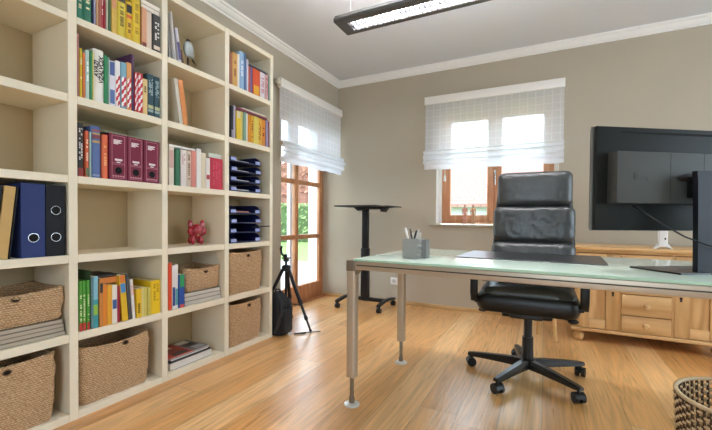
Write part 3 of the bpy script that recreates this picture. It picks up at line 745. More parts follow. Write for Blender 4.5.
row(4, 1, [
 ('black paperback', 1.9309, 1.9562, .221, '#1f1d1f', dict(bands=[(.02, .25, '#8f8694')])),
 ('tall grey-lilac book', 1.9562, 1.9781, .232, '#b4aebc', dict(hard=False)),
 ('yellow white-headed book', 1.9819, 2.0238, .2, '#e0bd2e', dict(hard=False, bands=[(.75, 1, '#d9cfae')])),
 ('ivory and yellow book', 2.0258, 2.0487, .206, '#d9c672', dict(hard=False)),
 ('sage green book', 2.0487, 2.076, .206, '#7da08c', dict(hard=False)),
 ('white book', 2.076, 2.0977, .205, '#dfdccf', dict(hard=False)),
 ('orange book', 2.0977, 2.1238, .204, '#d98a22', dict(hard=False)),
 ('amber book', 2.1238, 2.1547, .203, '#dca02a', dict(hard=False, title=('#7c3a1c', 1, .2, .8))),
 ('pale yellow book', 2.1547, 2.2071, .204, '#dcc95e', dict(hard=False)),
 ('golden book', 2.2071, 2.2499, .204, '#e0ac3a', dict(hard=False, title=('#8c5a1c', 2, .2, .8))),
 ('deep orange book', 2.2499, 2.2951, .204, '#dd8a2e', dict(hard=False, title=('#7c3a1c', 1, .3, .7))),
 ('mauve book', 2.2962, 2.3177, .204, '#9a8fae', dict(hard=False)),
 ('slim maroon book', 2.3179, 2.3340, .204, '#7c3548', dict(hard=False))])
flat('dark maroon book lying lowest across the yellow row', 'book', 'book', -2.16, XF - .022, 1.99, 2.330, ZB[1] + .2068, .013, '#5d2534')
flat('wine red book lying in the middle across the yellow row', 'book', 'book', -2.16, XF - .026, 2.00, 2.326, ZB[1] + .2203, .013, '#7b3040')
flat('cream book lying topmost across the yellow row', 'book', 'book', -2.16, XF - .03, 2.06, 2.318, ZB[1] + .2338, .012, '#d5ccba')

# ------------------------------------------------------------------ letter trays
Mnavy = mat('#161d4a', .38, name='navy_plastic'); Mlil = mat('#9aa6d6', .5, name='label_holder')
def tray_proto():
    t = thing('letter_tray', 'x', 'letter tray')
    b = MB(); D, W, H = .255, .155, .066          # local: front at x=0, depth towards -x
    b.box(-D, 0, -W, W, 0, .003)
    for s in (-1, 1):
        b.prism([(-D, 0), (-.075, 0), (.0, .012), (.004, .03), (-.02, .056), (-.05, H), (-D, H)], s * W - .0035, s * W + .0035, 'y')
        b.box(-.016, .006, s * (W - .03) - .03, s * (W - .03) + .03, .002, .034, .003)
    b.box(-D - .003, -D, -W, W, 0, H)
    b.box(-.012, .004, -W, W, .002, .010, .002)
    b.done('tray_body', Mnavy, t)
    for s in (-1, 1): MB().box(.0055, .0075, s * (W - .032) - .024, s * (W - .032) + .024, .008, .03).done('label_strip', Mlil, t, smooth=0)
    return t
proto = tray_proto()
TORD = ('lowest', 'second lowest', 'third lowest', 'topmost')
first = True
for shelf, nm in ((2, 'upper'), (3, 'lower')):
    for k in range(4):
        t = proto if first else copy_tree(proto); first = False
        z = ZB[shelf] + .0005 + k * .0695
        t.location = (XF - .012 - .003 * (k % 2), 2.0785 + .002 * (k % 3), z)
        t['label'] = f"{TORD[k]} navy letter tray of the {nm} stack in the bookcase"
        t['group'] = f"navy letter trays of the {nm} stack"
        if shelf == 2 or k == 3:
            q = MB()
            for j in range(3): q.box(-.19, -.002, -.090 + .004 * j, .088 - .003 * j, .0 + .004 * j, .0035 + .004 * j, M=Matrix.Rotation(.02 * j, 4, 'Z'))
            hx = '#ded9d0' if shelf == 2 else '#c98c7c'
            o = q.done('paper_stack', mat(hx, .8), smooth=0, loc=(XF - .055, 2.08, z + .0112))
            tag(o, f"loose {'white' if shelf == 2 else 'rose-tinted'} papers in the {TORD[k]} tray of the {nm} stack", 'papers', 'papers in the letter trays')
pen_t = thing('pen', 'black pen sticking out of the lower stack of letter trays', 'pen', (XF - .02, 2.225, .775 + .0695 * 1 + .0395), 0)
MB().tube([(-.02, -.055, 0.002), (.045, .075, .010)], .0038).done('pen_barrel', M_black, pen_t)
MB().tube([(.045, .075, .010), (.052, .082, .0105)], [.0034, .001]).done('pen_tip', M_chrome, pen_t)

# ------------------------------------------------------------------ baskets
def basket(label, x0, x1, y0, y1, z, h, sag=.012, rotz=0., hole=.5):
    cx, cy = (x0 + x1) / 2, (y0 + y1) / 2; hx, hy = (x1 - x0) / 2, (y1 - y0) / 2
    t = thing('seagrass_basket', label, 'basket', (cx, cy, z + .0005), rotz, 'seagrass baskets in the bookcase')
    b = MB(); rings = []
    def rg(k, zz, off, sg=0.):
        ff = .955 + .045 * math.sin(min(1., zz / h) * PI * .62)
        pts = rrect(hx * ff - off, hy * ff - off, .03, 6)
        # more points on the long sides
        out = []
        for i, p in enumerate(pts):
            q = pts[(i + 1) % len(pts)]
            d = math.hypot(q[0] - p[0], q[1] - p[1]); m_ = max(1, int(d / .03))
            for j in range(m_): out.append((p[0] + (q[0] - p[0]) * j / m_, p[1] + (q[1] - p[1]) * j / m_))
        res = []
        for x, y in out:
            s_ = sg * (max(0, 1 - (y / hy) ** 2) if abs(x) > hx * .8 else max(0, 1 - (x / hx) ** 2) * .5)
            wob = .002 * math.sin(x * 60 + zz * 80) + .002 * math.sin(y * 47 + zz * 55)
            res.append((x + wob, y + wob * .7, zz - s_))
        return res
    for k in range(11):
        zz = h * k / 10; rings.append(rg(k, zz, .008 if k == 0 else 0, sag * max(0, (k - 5) / 5) ** 2))
    rings.append(rg(0, h + .004, .006, sag)); rings.append(rg(0, h, .013, sag))
    for k in (8, 5, 2): rings.append(rg(0, h * k / 10, .013, sag * max(0, (k - 5) / 5) ** 2))
    rings.append(rg(0, .012, .02))
    n = min(len(r) for r in rings)
    if any(len(r) != n for r in rings):
        rings = [r if len(r) == n else [r[int(i * len(r) / n)] for i in range(n)] for r in rings]
    b.loft(rings); b.done('basket_body', M_grass, t, smooth=50)
    hz = h - .031; xs_ = hx * .995
    yy = (hole - .5) * 2 * hy * .9
    b = MB(); seg = 20
    b.loft([[(xs_ + dx, yy + r * 1.35 * math.cos(2 * PI * k / seg), hz + r * math.sin(2 * PI * k / seg)) for k in range(seg)] for r, dx in ((.0125, -.004), (.0125, .0035), (.009, .0035), (.009, -.004))], False, False)
    g = b.done('grip_hole', mat('#7a5a38', .7), t)
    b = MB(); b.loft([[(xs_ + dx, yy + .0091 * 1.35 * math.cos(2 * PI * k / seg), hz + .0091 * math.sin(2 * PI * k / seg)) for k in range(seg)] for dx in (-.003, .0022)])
    b.done('hole_shade_disc', mat('#120c07', .95), g)  # dark disc; the hole's inner shade is put into its colour
    return t
basket('large seagrass basket below the blue binders and low basket', -2.262, -1.962, .535, .892, ZB[5], .305, .010)
basket('large seagrass basket below the yellow and green books', -2.258, -1.966, .986, 1.345, ZB[5], .288, .022, -.02, .62)
basket('low seagrass basket on grey magazine bundles below the binders', -2.262, -1.968, .560, .930, ZB[4] + .0762, .150, .018)
basket('low seagrass basket on pale magazine bundles below red figurine', -2.262, -1.978, 1.576, 1.862, ZB[4] + .0772, .150, .014, 0, .56)
basket('tall seagrass basket on the fifth shelf below the letter trays', -2.262, -1.962, 1.914, 2.272, ZB[4], .300, .010, 0, .55)
basket('tall seagrass basket on the bottom shelf below the letter trays', -2.262, -1.962, 1.914, 2.264, ZB[5], .302, .010, 0, .60)

# ------------------------------------------------------------------ ornaments in the bookcase
def blob(name, parts, m, parent, vox=.004, tubes=()):
    b = MB()
    for c, r in parts: b.ball(c, r, 18)
    for pts, r in tubes: b.tube(pts, r, 12)
    o = b.done(name, m, parent, smooth=0)
    md = o.modifiers.new('Remesh', 'REMESH'); md.mode = 'VOXEL'; md.voxel_size = vox; md.use_smooth_shade = True
    sm = o.modifiers.new('Smooth', 'SMOOTH'); sm.iterations = 5; sm.factor = .5
    return o
Mred = mat('#a3152d', .16, spec=.7, var=.5, vscale=45, coat=.6, name='red_glaze')
t = thing('animal_figurine', 'glossy red patterned animal figurine with two ears', 'figurine', (-2.09, 1.75, ZB[3] + .004), -.45)
blob('figurine_body', [((-.01, 0, .075), (.055, .046, .052)), ((.035, 0, .095), (.036, .037, .040)), ((.06, 0, .088), (.016, .016, .018)),
     ((-.035, .028, .025), (.017, .016, .026)), ((-.035, -.028, .025), (.017, .016, .026)), ((.03, .026, .025), (.017, .016, .028)), ((.03, -.026, .025), (.017, .016, .028)),
     ((.012, .038, .128), (.012, .018, .034)), ((.012, -.038, .128), (.012, .018, .034)), ((.03, .040, .085), (.02, .02, .03)), ((.03, -.040, .085), (.02, .02, .03))], Mred, t, .0035)
b = MB()
for k in range(9):
    a = k * .7
    b.ball((.062 - abs(math.sin(a)) * .02 - .004 * k, .026 * math.sin(a * 1.3), .06 + .008 * k), (.004, .005, .006), 8)
b.done('gold_spots', mat('#d8a24a', .25, metal=.4), t)
t = thing('bird_figurine', 'small pale glass bird with a dark head on a slim post', 'figurine', (-2.10, 1.700, ZB[0] + .0005), .5)
MB().cyl((0, -.01, 0), (0, -.01, .115), .007, .006).lathe([(.03, 0), (.03, .006), (.007, .01)], (0, -.01, 0)).done('post', mat('#2b211b', .5), t)
blob('bird_body', [((0, 0, .175), (.030, .045, .052)), ((0, .032, .160), (.022, .040, .030)), ((0, -.03, .165), (.016, .03, .05))], mat('#b9c2c4', .12, spec=.8, var=.1, name='pale_glass'), t, .004)
blob('bird_head', [((0, -.006, .226), (.013, .018, .012)), ((0, .022, .217), (.004, .022, .004)), ((0, -.022, .208), (.006, .012, .016))], mat('#1d1a1a', .35), t, .003)
MB().tube([(0, .05, .14), (0, .10, .125), (0, .14, .126)], [.005, .004, .002]).ball((0, .075, .128), (.007, .010, .006), 10).done('tail_wire', mat('#4a4038', .4), t)

# ------------------------------------------------------------------ desk
DA = -.0441
def dsk(x, y, z=0.): return (math.cos(DA) * x - math.sin(DA) * y, math.sin(DA) * x + math.cos(DA) * y, z)
DX, DYc = -.045, 2.04
desk = thing('office_desk', 'long office desk with pale green glass top and aluminium legs', 'desk', dsk(DX, DYc), DA)
def frost_mat():
    m, n, l, b = nodemat('frosted_green_glass')
    b.inputs['Base Color'].default_value = lin('#b4cfbb'); b.inputs['Roughness'].default_value = .06
    b.inputs['Specular IOR Level'].default_value = .55; b.inputs['Transmission Weight'].default_value = .12
    tc = n.new('ShaderNodeTexCoord'); nz = n.new('ShaderNodeTexNoise'); nz.inputs['Scale'].default_value = 1.2; l.new(tc.outputs['Object'], nz.inputs['Vector'])
    l.new(ramp(n, l, nz.outputs['Fac'], [(.3, '#cfe6d6'), (.7, '#dcefe0')]), b.inputs['Base Color'])
    return m
def dbox(b, x0, x1, y0, y1, z0, z1, bev=0, seg=2): return b.box(x0 - DX, x1 - DX, y0 - DYc, y1 - DYc, z0, z1, bev, seg)
MB_ = dbox(MB(), -.926, .835, 1.623, 2.474, .7435, .755, .0025, 2)
gt = MB_.done('glass_top', frost_mat(), desk)
dbox(MB(), -.924, .833, 1.6205, 1.6226, .7442, .7545).done('glass_edge', mat('#bfe6cf', .15, spec=.7, name='green_edge_reflection'), gt, smooth=0)  # green glass edge, brightened in place of the window's reflection along the rail
def rail(x0, x1, y0, y1, lengthx):
    b = dbox(MB(), x0, x1, y0, y1, .700, .7425, .003)
    o = b.done('frame_rail', M_aluf, desk)
    b = MB()
    if lengthx: dbox(b, x0 + .01, x1 - .01, y0 - .0012, y0 + .002, .7205, .7255)
    else: dbox(b, x0 - .0012, x0 + .002, y0 + .01, y1 - .01, .7205, .7255)
    b.done('groove', mat('#3c342c', .6), o, smooth=0)
rail(-.9185, .8235, 1.624, 1.672, True); rail(-.9185, .8235, 2.284, 2.328, True)
rail(-.9685, -.9205, 1.676, 2.280, False); rail(.8255, .8735, 1.676, 2.280, False)
for lx in (-.945, .850):
    for ly in (1.650, 2.304):
        x, y = lx - DX, ly - DYc
        lg = MB()
        lg.loft([[(x + a, y + c, z) for a, c in rrect(.0245, .0245, .012, 5)] for z in (.148, .152, .690)])
        lg = lg.done('leg', M_alu, desk)
        MB().cyl((x, y, .012), (x, y, .150), .011, None, 16).cyl((x, y, .012), (x, y, .040), .0145, None, 16).done('adjuster_rod', mat('#8d8375', .35, metal=.8), lg)
        MB().lathe([(.001, 0), (.040, 0), (.041, .003), (.037, .008), (.018, .013), (.001, .0135)], (x, y, 0), 28).done('foot_disc', mat('#dcdad6', .3, metal=.3), lg)
        b = MB().box(x - .0255, x + .0255, y - .0255, y + .0255, .690, .7435, .004)
        sx = 1 if lx < 0 else -1
        b.prism([(x, .706), (x + sx * .026, .706), (x + sx * .048, .700), (x + sx * .026, .672), (x, .672)], y - .018, y + .018, 'y')
        b.done('corner_block', mat('#8f8578', .4, metal=.6), desk)
p = dsk((-.5151 + .1691) / 2, (1.9876 + 2.462) / 2, .7554)
o = MB().box(-.342, .342, -.237, .237, 0, .0035, .0015, 1).done('desk_pad', mat('#1f2123', .28, spec=.6, name='black_pad'), loc=p); o.rotation_euler = (0, 0, DA)
tag(o, 'flat black desk pad on the glass desk in front of the chair', 'desk pad')

# pen holder with pens
PH = (-.605, 1.845)
ph = thing('pen_holder', 'grey mesh pen holder with two compartments on the glass desk', 'pen holder', (PH[0], PH[1], .7555), -.10)
Mmesh = mat('#a6a6a2', .5, metal=.2, var=.25, vscale=300, name='grey_metal_mesh')
b = MB()
x0, x1, y0, y1, H = -.046, .046, -.042, .042, .112
for q in ((x0, x1, y0, y0 + .002), (x0, x1, y1 - .002, y1), (x0, x0 + .002, y0, y1)): b.box(*q, 0, H, .0006, 1)
b.box(x0, x1, y0, y1, 0, .002)
b.done('large_compartment', Mmesh, ph)
b = MB()
for k in range(4): b.box(x1 - .002, x1, y0, y1, .004 + k * .030, .004 + k * .030 + .013)
b.box(x1 - .002, x1, y0, y0 + .004, 0, H); b.box(x1 - .002, x1, y1 - .004, y1, 0, H)
b.done('slotted_side', Mmesh, ph)
b = MB(); b.box(x1 + .002, x1 + .024, y1 + .002, y1 + .04, 0, .002)
for q in ((x1 + .002, x1 + .024, y1 - .02, y1 - .018), (x1 + .002, x1 + .024, y1 + .038, y1 + .04), (x1 + .022, x1 + .024, y1 - .02, y1 + .04), (x1 + .0004, x1 + .002, y1 - .02, y1 + .04)): b.box(*q, 0, .104)
b.done('small_compartment', mat('#8a8a87', .5, metal=.2, name='dark_metal_mesh'), ph)
ph.scale = (.9, .9, .9)
def pen(label, base, d, L_, r, hx, tip):
    b0 = Vector((PH[0] + base[0], PH[1] + base[1], .7655)); dd = Vector(d).normalized()
    t = thing('pen', label, 'pen', b0, 0, 'pens in the pen holder')
    MB().tube([(0, 0, 0), dd * L_ * .9], r, 10).done('pen_barrel', mat(hx, .35), t)
    MB().tube([dd * L_ * .9, dd * L_], [r * 1.05, r * .75], 10).done('pen_cap', mat(tip, .35), t)
pen('thick white pen tipped towards the desk edge in the holder', (.0, -.01), (-.24, -.08, 1), .150, .0065, '#e9e7e3', '#d9d7d3')
pen('dark pen beside the thick white one in the holder', (.008, .012), (-.18, -.05, 1), .143, .0045, '#2a2a2c', '#47474a')
pen('black slanted pen leaning over the slotted side', (-.012, -.015), (.27, .0, 1), .138, .005, '#1c1c1e', '#1c1c1e')
pen('slim white pen leaning over the slotted side', (-.010, .006), (.27, .05, 1), .142, .0045, '#e7e4df', '#c9c6c0')
o = MB().box(-.022, .030, -.0015, .0015, 0, .127).done('note_card', M_paper, smooth=0, loc=(PH[0] + .004, PH[1] + .033, .7585)); o.rotation_euler = (-.02, 0, -.1)
tag(o, 'white note card standing in the grey pen holder', 'card')

# ------------------------------------------------------------------ monitor (seen from behind)
MA = math.radians(34)
mon = thing('monitor', 'large black monitor seen from behind on its stand', 'monitor', (.451, 1.770, .7558), MA)
M_pan = mat('#141613', .6, spec=.3, name='panel_black')
MB().prism([(0, 0), (.318, 0), (.330, .210), (-.012, .210)], 0, .006).done('stand_base', mat('#17171c', .35, spec=.5, name='stand_black'), mon, smooth=0)
b = MB()
b.loft([[(x, y, z) for x, y in ((.088, .016 + q), (.254, .016 + q), (.254, .036 + q), (.088, .036 + q))] for z, q in ((.006, 0), (.05, 0), (.355, .006), (.389, .010))])
b.done('stand_column', mat('#15151d', .55, spec=.3, name='column_black'), mon)
MB().box(.125, .215, .0465, .098, .29, .36, .004).done('mount_arm', M_black, mon)
PX0, PX1, PY0, PY1, PZ0, PZ1 = -.228, .546, .150, .168, .160, .577
MB().box(PX0, PX1, PY0, PY1, PZ0, PZ1, .004).done('panel_shell', M_pan, mon)
MB().box(PX0 - .003, PX1 + .003, PY1 + .0004, PY1 + .012, PZ0 - .002, PZ1 + .002, .003).done('bezel', mat('#7a7a78', .4, metal=.3), mon)
MB().box(PX0 - .002, PX1 + .002, PY1 + .0124, PY1 + .0133, PZ0 + .008, PZ1 - .008).done('screen', mat('#08090b', .12), mon, smooth=0)
hb = MB().box(-.179, .497, .100, PY0 - .0004, .2675, .470, .003).done('rear_housing', mat('#4c4d4a', .6, spec=.3, var=.05, name='housing_grey'), mon)
for sx in (.054, .205): MB().box(sx, sx + .0016, .0994, .101, .269, .4685).done('seam_line', mat('#232323', .6), hb, smooth=0)
MB().box(PX0 + .11, PX1 - .02, .1492, .1504, PZ1 - .026, PZ1 - .018).done('vent_slot', mat('#050505', .9), mon, smooth=0)
b = MB()
b.tube([(-.110, .0992, .388), (-.102, .0992, .360), (-.094, .0992, .388)], .0008, 5).tube([(-.084, .0992, .360), (-.084, .0992, .376)], .0008, 5).tube([(-.074, .0992, .360), (-.074, .0992, .376), (-.066, .0992, .360)], .0008, 5).tube([(-.058, .0992, .360), (-.052, .0992, .372), (-.046, .0992, .354)], .0008, 5)
b.done('embossed_mark', mat('#5c5d5a', .5), hb)
MB().tube([(.150, .090, .372), (.110, .088, .371), (.092, .090, .370), (.080, .094, .369)], [.015, .015, .012, .006], 10).done('cable_plug', M_black, mon)
pts = [(-.075, .140, .262), (-.072, .120, .250), (-.055, .085, .222), (-.018, .06, .186), (.045, .03, .140), (.10, -.002, .112), (.15, -.010, .100), (.23, -.012, .088)]
MB().tube(pts, .0030, 8).done('cable', M_black, mon)

# ------------------------------------------------------------------ office chair
CX, CY = -.083, 2.484
ch = thing('office_chair', 'high-backed black leather swivel chair behind the glass desk', 'chair', (CX, CY, 0), 0)
def cushion(name, w, h, d, M, m=M_leather, nx=34, nz=26, crease=1., seed=0., flat_back=.55, belly=0.):
    """leather pad: x width, z height, puffs out towards -y"""
    b = MB()
    def pt(u, v, side):
        ax, az = abs(u), abs(v)
        e = max(0., 1 - ax ** 6) ** .5 * max(0., 1 - az ** 6) ** .5
        x = w / 2 * u * (1 - .02 * az ** 4 - .07 * max(0., az - .72) ** 2 / .078 * ax); z = h / 2 * v * (1 - .05 * max(0., ax - .8) ** 2 / .04)
        r = min(w, h) * .10
        y = d * (.5 * e if side > 0 else -flat_back * .5 * e)
        if side > 0:
            nv = mnoise.noise(Vector((x * 7 + seed, z * 9, seed)))
            y += crease * .0095 * e * nv
            cr = abs(mnoise.noise(Vector((x * 13 + z * 5 + seed * 3, z * 7 - x * 4, 4.2))))
            y -= crease * .010 * e * max(0, 1 - cr * 7)
            y += belly * (1 - u * u) * (1 - v * v)
        return Vector((x, -y, z))
    def s(i, n): 
        q = -1 + 2 * i / n
        return math.sin(q * PI / 2) * .5 + q * .5
    front = [[b.bm.verts.new(M @ pt(s(i, nx), s(j, nz), 1)) for i in range(nx + 1)] for j in range(nz + 1)]
    back = [[(front[j][i] if i in (0, nx) or j in (0, nz) else b.bm.verts.new(M @ pt(s(i, nx), s(j, nz), -1))) for i in range(nx + 1)] for j in range(nz + 1)]
    for j in range(nz):
        for i in range(nx):
            b.bm.faces.new((front[j][i], front[j][i + 1], front[j + 1][i + 1], front[j + 1][i]))
            try: b.bm.faces.new((back[j][i], back[j + 1][i], back[j + 1][i + 1], back[j][i + 1]))
            except ValueError: pass
    return b.done(name, m, ch, smooth=60)
def BK(z):   # front plane of the backrest, local y at height z
    return .205 + max(0, z - .55) * .075
tilt = math.atan(.075)
def back_pad(name, z0, z1, w, seed, d=.085, xo=0., cr=.8):
    zc = (z0 + z1) / 2
    M = Matrix.Translation((xo, BK(zc) + .02, zc)) @ Matrix.Rotation(-tilt, 4, 'X')
    return cushion(name, w, z1 - z0, d, M, seed=seed, crease=cr)
back_pad('headrest_cushion', 1.050, 1.278, .452, 1.3, .095, .012, .35)
back_pad('back_cushion', .812, 1.048, .492, 5.1, .09, .009)
back_pad('lumbar_cushion', .560, .810, .506, 9.7, .10, .008)
b = MB(); rings = []
for k in range(15):
    z = .50 + (1.262 - .50) * k / 14; y = BK(z) + .052
    wv = (.240 - .030 * max(0, (z - .8) / .46)) * (1 if k < 13 else (.97 if k == 13 else .88))
    rings.append([(.009 + a, y + c * 1., z) for a, c in rrect(wv + .008, .034, .026, 5)])
b.loft(rings); b.done('backrest_shell', mat('#101112', .45, name='shell_black'), ch, smooth=50)
# seat
M = Matrix.Translation((-.005, -.02, .535)) @ Matrix.Rotation(-PI / 2, 4, 'X')
cushion('seat_cushion', .50, .47, .105, M, seed=3.3, belly=.0, crease=1.2)
b = MB()
b.loft([[(-.005 + a, -.02 + c, z) for a, c in rrect(hw, hd, .055, 6)] for z, hw, hd in ((.432, .225, .22), (.440, .250, .243), (.470, .262, .256), (.515, .262, .256), (.532, .250, .246))])
b.done('seat_shell', mat('#0e0f10', .4, name='seat_black'), ch, smooth=50)
for s in (-1, 1):
    xx = -.003 + s * .274
    b = MB()
    prof = [(-.235, .490), (-.258, .535), (-.262, .63), (-.235, .664), (-.10, .668), (.08, .664), (.16, .65), (.19, .60), (.205, .54)]
    r2 = []
    for k, (y, z) in enumerate(prof):
        d0 = Vector(prof[min(k + 1, len(prof) - 1)]) - Vector(prof[max(k - 1, 0)]); d0.normalize()
        nx_, nz_ = -d0.y, d0.x
        r2.append([(xx + a, y + c * nx_, z + c * nz_) for a, c in rrect(.021, .011, .008, 3)])
    b.loft(r2); b.done('armrest', mat('#0c0d0e', .45, name='armrest_black'), ch, smooth=50)
    MB().box(xx - .024, xx + .024, -.21, .13, .668, .684, .007).done('arm_pad', M_leather, ch)
    MB().box(min(xx, xx - s * .06), max(xx, xx - s * .06), -.25, -.205, .478, .498, .005).done('armrest_bracket', M_blackm, ch)
b = MB().box(-.14, .13, -.13, .12, .385, .432, .012); b.box(-.09, .08, -.19, -.13, .395, .425, .008); b.done('tilt_mechanism', M_black, ch)
MB().tube([(-.13, -.02, .405), (-.24, -.06, .398)], .008).ball((-.255, -.066, .398), (.026, .014, .013), 12).done('height_lever', mat('#23262e', .3), ch)
MB().tube([(.12, -.02, .405), (.225, -.04, .385)], .008).ball((.235, -.042, .380), (.028, .016, .015), 12).done('tilt_lever', M_black, ch)
b = MB().cyl((0, 0, .085), (0, 0, .25), .034, .031, 24).cyl((0, 0, .25), (0, 0, .386), .024, .024, 20); b.lathe([(.001, .062), (.03, .062), (.044, .07), (.046, .112), (.036, .122), (.001, .122)]); b.done('gas_column', mat('#131315', .35, name='column_coat'), ch)
RAD = .338
for k, a in enumerate((174, 246, 318.5, 31, 103)):
    a = math.radians(a); ca, sa = math.cos(a), math.sin(a)
    rings = []
    for f, wd, zt_, zb_ in ((.03, .030, .116, .066), (.12, .028, .112, .070), (.24, .024, .102, .070), (.325, .021, .093, .068), (.356, .016, .088, .070)):
        rings.append([(ca * f - sa * q, sa * f + ca * q, zz) for q, zz in ((-wd, zb_), (-wd * 1.0, zb_ + (zt_ - zb_) * .6), (-wd * .55, zt_), (wd * .55, zt_), (wd, zb_ + (zt_ - zb_) * .6), (wd, zb_))])
    lg = MB().loft(rings).done('base_leg', mat('#18191b', .28, spec=.6, name='base_black'), ch, smooth=35)
    c = Vector((ca * RAD, sa * RAD, 0)); rot = Matrix.Translation(c) @ Matrix.Rotation(a + (.5, 1.2, -.4, .8, -1.)[k], 4, 'Z')
    b = MB()
    for s in (-1, 1):
        bb = MB().cyl((0, s * .006, .029), (0, s * .027, .029), .029, .028, 20); b.merge(bb.bm, rot)
    bb = MB().box(-.012, .012, -.007, .007, .02, .06, .004).cyl((0, 0, .05), (0, 0, .075), .007, None, 10); b.merge(bb.bm, rot)
    bb = MB().loft([[(r * math.cos(t), y, .027 + r * math.sin(t)) for t in (PI * .05 + PI * .75 * q / 8 for q in range(9)) for r in (.030,)] + [(.022 * math.cos(t), y, .027 + .022 * math.sin(t)) for t in (PI * .8 - PI * .75 * q / 8 for q in range(9))] for y in (-.026, .026)])
    b.merge(bb.bm, rot)
    b.done('caster', M_black, ch)

# ------------------------------------------------------------------ sideboard
SX, SY = .678, 3.445
sb = thing('sideboard', 'low honey pine sideboard with drawers between two doors', 'sideboard', (SX, SY, 0))
HWB = .468
MB().box(-HWB, HWB, .012, .505, .112, .722, .003).done('body', wood_mat('gap_shade_pine', '#8f6434', '#b3844e', (10, 10, 1.6), .45, 26), sb)  # pine darkened so the gaps between the fronts read as shade
MB().box(-HWB - .03, HWB + .03, -.022, .515, .724, .752, .006).box(-HWB - .016, HWB + .016, -.010, .51, .708, .724, .004).done('top_board', M_pineh, sb)
MB().box(-HWB - .014, HWB + .014, -.012, .508, .086, .112, .005).done('base_moulding', M_pineh, sb)
for sx in (-1, 1):
    for sy in (.045, .455):
        MB().lathe([(.012, 0), (.030, .006), (.042, .03), (.040, .055), (.024, .072), (.020, .078), (.034, .086)], (sx * (HWB - .042), sy, 0), 20).done('bun_foot', M_pine, sb)
for qx in ((-HWB, -.449), (-.165, -.151), (.151, .165), (.449, HWB)): MB().box(*qx, -.004, .0117, .113, .7075, .002).done('front_stile', M_pine, sb)
for sx in (-1, 1):
    xa, xb = (-.448, -.166) if sx < 0 else (.166, .448)
    b = MB(); z0_, z1_ = .118, .700
    b.box(xa, xa + .085, -.008, .0115, z0_, z1_, .003).box(xb - .085, xb, -.008, .0115, z0_, z1_, .003)
    dr = b.done('door', M_pine, sb)
    MB().box(xa + .0862, xb - .0862, -.0075, .0115, z0_, z0_ + .07, .003).done('door_rail', M_pineh, dr)
    MB().box(xa + .0862, xb - .0862, -.0075, .0115, z1_ - .07, z1_, .003).done('door_rail', M_pineh, dr)
    MB().box(xa + .088, xb - .088, .006, .0118, z0_ + .068, z1_ - .068).done('door_panel', M_pine, dr, smooth=0)
    kx = xb - .04 if sx < 0 else xa + .035
    b = MB().cyl((kx, -.0079, .402), (kx, -.0094, .402), .0095, None, 14).prism([(kx - .004, .400), (kx + .004, .400), (kx + .007, .378), (kx - .007, .378)], -.0093, -.0079, 'y')
    b.done('keyhole', mat('#171008', .7), dr)
for za, zb_ in ((.116, .238), (.244, .398), (.405, .550), (.557, .700)):
    dw = MB().box(-.150, .150, -.008, .0115, za, zb_, .004).done('drawer', M_pineh, sb)
    zc = (za + zb_) / 2
    b = MB(); prof = [(.010, .0085), (.010, .018), (.020, .026), (.021, .034), (.012, .041), (.001, .042)]
    seg = 18
    b.loft([[(r * math.cos(2 * PI * k / seg), -y, zc + r * math.sin(2 * PI * k / seg)) for k in range(seg)] for r, y in prof])
    b.done('knob', M_pine, dw)
rt = thing('wifi_router', 'slim white upright router with splayed feet on the sideboard', 'router', (.778, 3.490, .7525), .1)
Mw = mat('#e7e4df', .35, name='white_plastic')
MB().loft([[(a, c, z) for a, c in rrect(.030, .012, .008, 4)] for z in (.022, .03, .185, .19)]).done('body', Mw, rt, smooth=50)
MB().prism([(-.055, 0), (-.046, 0), (-.020, .016), (.020, .016), (.046, 0), (.055, 0), (.040, .018), (.030, .034), (-.030, .034), (-.040, .018)], -.026, .026, 'y').done('foot', Mw, rt)
MB().ball((.012, -.0125, .075), (.006, .002, .008), 10).done('indicator', mat('#24211f', .4), rt)
# stool behind the chair
st = thing('wooden_stool', 'small light wooden stool behind the swivel chair, one leg showing', 'stool', (-.02, 3.36, 0))
MB().lathe([(.001, .44), (.135, .44), (.142, .447), (.142, .462), (.135, .468), (.001, .468)], (0, 0, 0), 28).done('seat', M_pine, st)
for a in (-20, 100, 220):
    a = math.radians(a)
    MB().tube([(math.cos(a) * .115, math.sin(a) * .115, .002), (math.cos(a) * .08, math.sin(a) * .08, .44)], [.014, .019], 12).done('leg', M_pine, st)

# ------------------------------------------------------------------ rolling standing desk by the window wall
cart = thing('standing_desk', 'black rolling stand-up desk with split top near the balcony door', 'standing desk', (-1.745, 3.68, 0))
b = MB().box(-.044, .044, -.028, .028, .068, .64, .006).box(-.036, .036, -.021, .021, .64, 1.07, .004); b.done('column', M_blackm, cart)
MB().box(-.210, .235, -.030, .030, .070, .105, .006).done('base_bar', M_blackm, cart)
for sx in (-.232, .252):
    MB().loft([[(sx + a, y, z + c) for a, c in rrect(.022, .014, .008, 3)] for y, z in ((-.215, .072), (-.20, .078), (-.05, .094), (.05, .094), (.20, .078), (.215, .072))]).done('foot_rail', M_blackm, cart, smooth=50)
    for sy in (-.202, .198):
        b = MB()
        for q in (-1, 1): b.cyl((sx + q * .005, sy, .027), (sx + q * .022, sy, .027), .027, .025, 18)
        b.cyl((sx, sy, .03), (sx, sy, .068), .008, None, 10); b.box(sx - .006, sx + .006, sy - .02, sy + .02, .03, .058, .004)
        b.done('caster', M_black, cart)
MB().box(-.285, .212, -.20, .20, 1.088, 1.102, .004).done('main_top', mat('#1f2022', .5, name='top_black'), cart)
MB().box(.228, .345, -.19, .19, 1.085, 1.095, .004).done('tilting_top', mat('#2a2a2c', .5, name='side_black'), cart)
b = MB().prism([(-.13, 1.087), (.03, 1.087), (.03, 1.06), (-.06, 1.045), (-.075, 1.045)], -.05, .05, 'y').box(.04, .19, -.04, .04, 1.062, 1.087, .004)
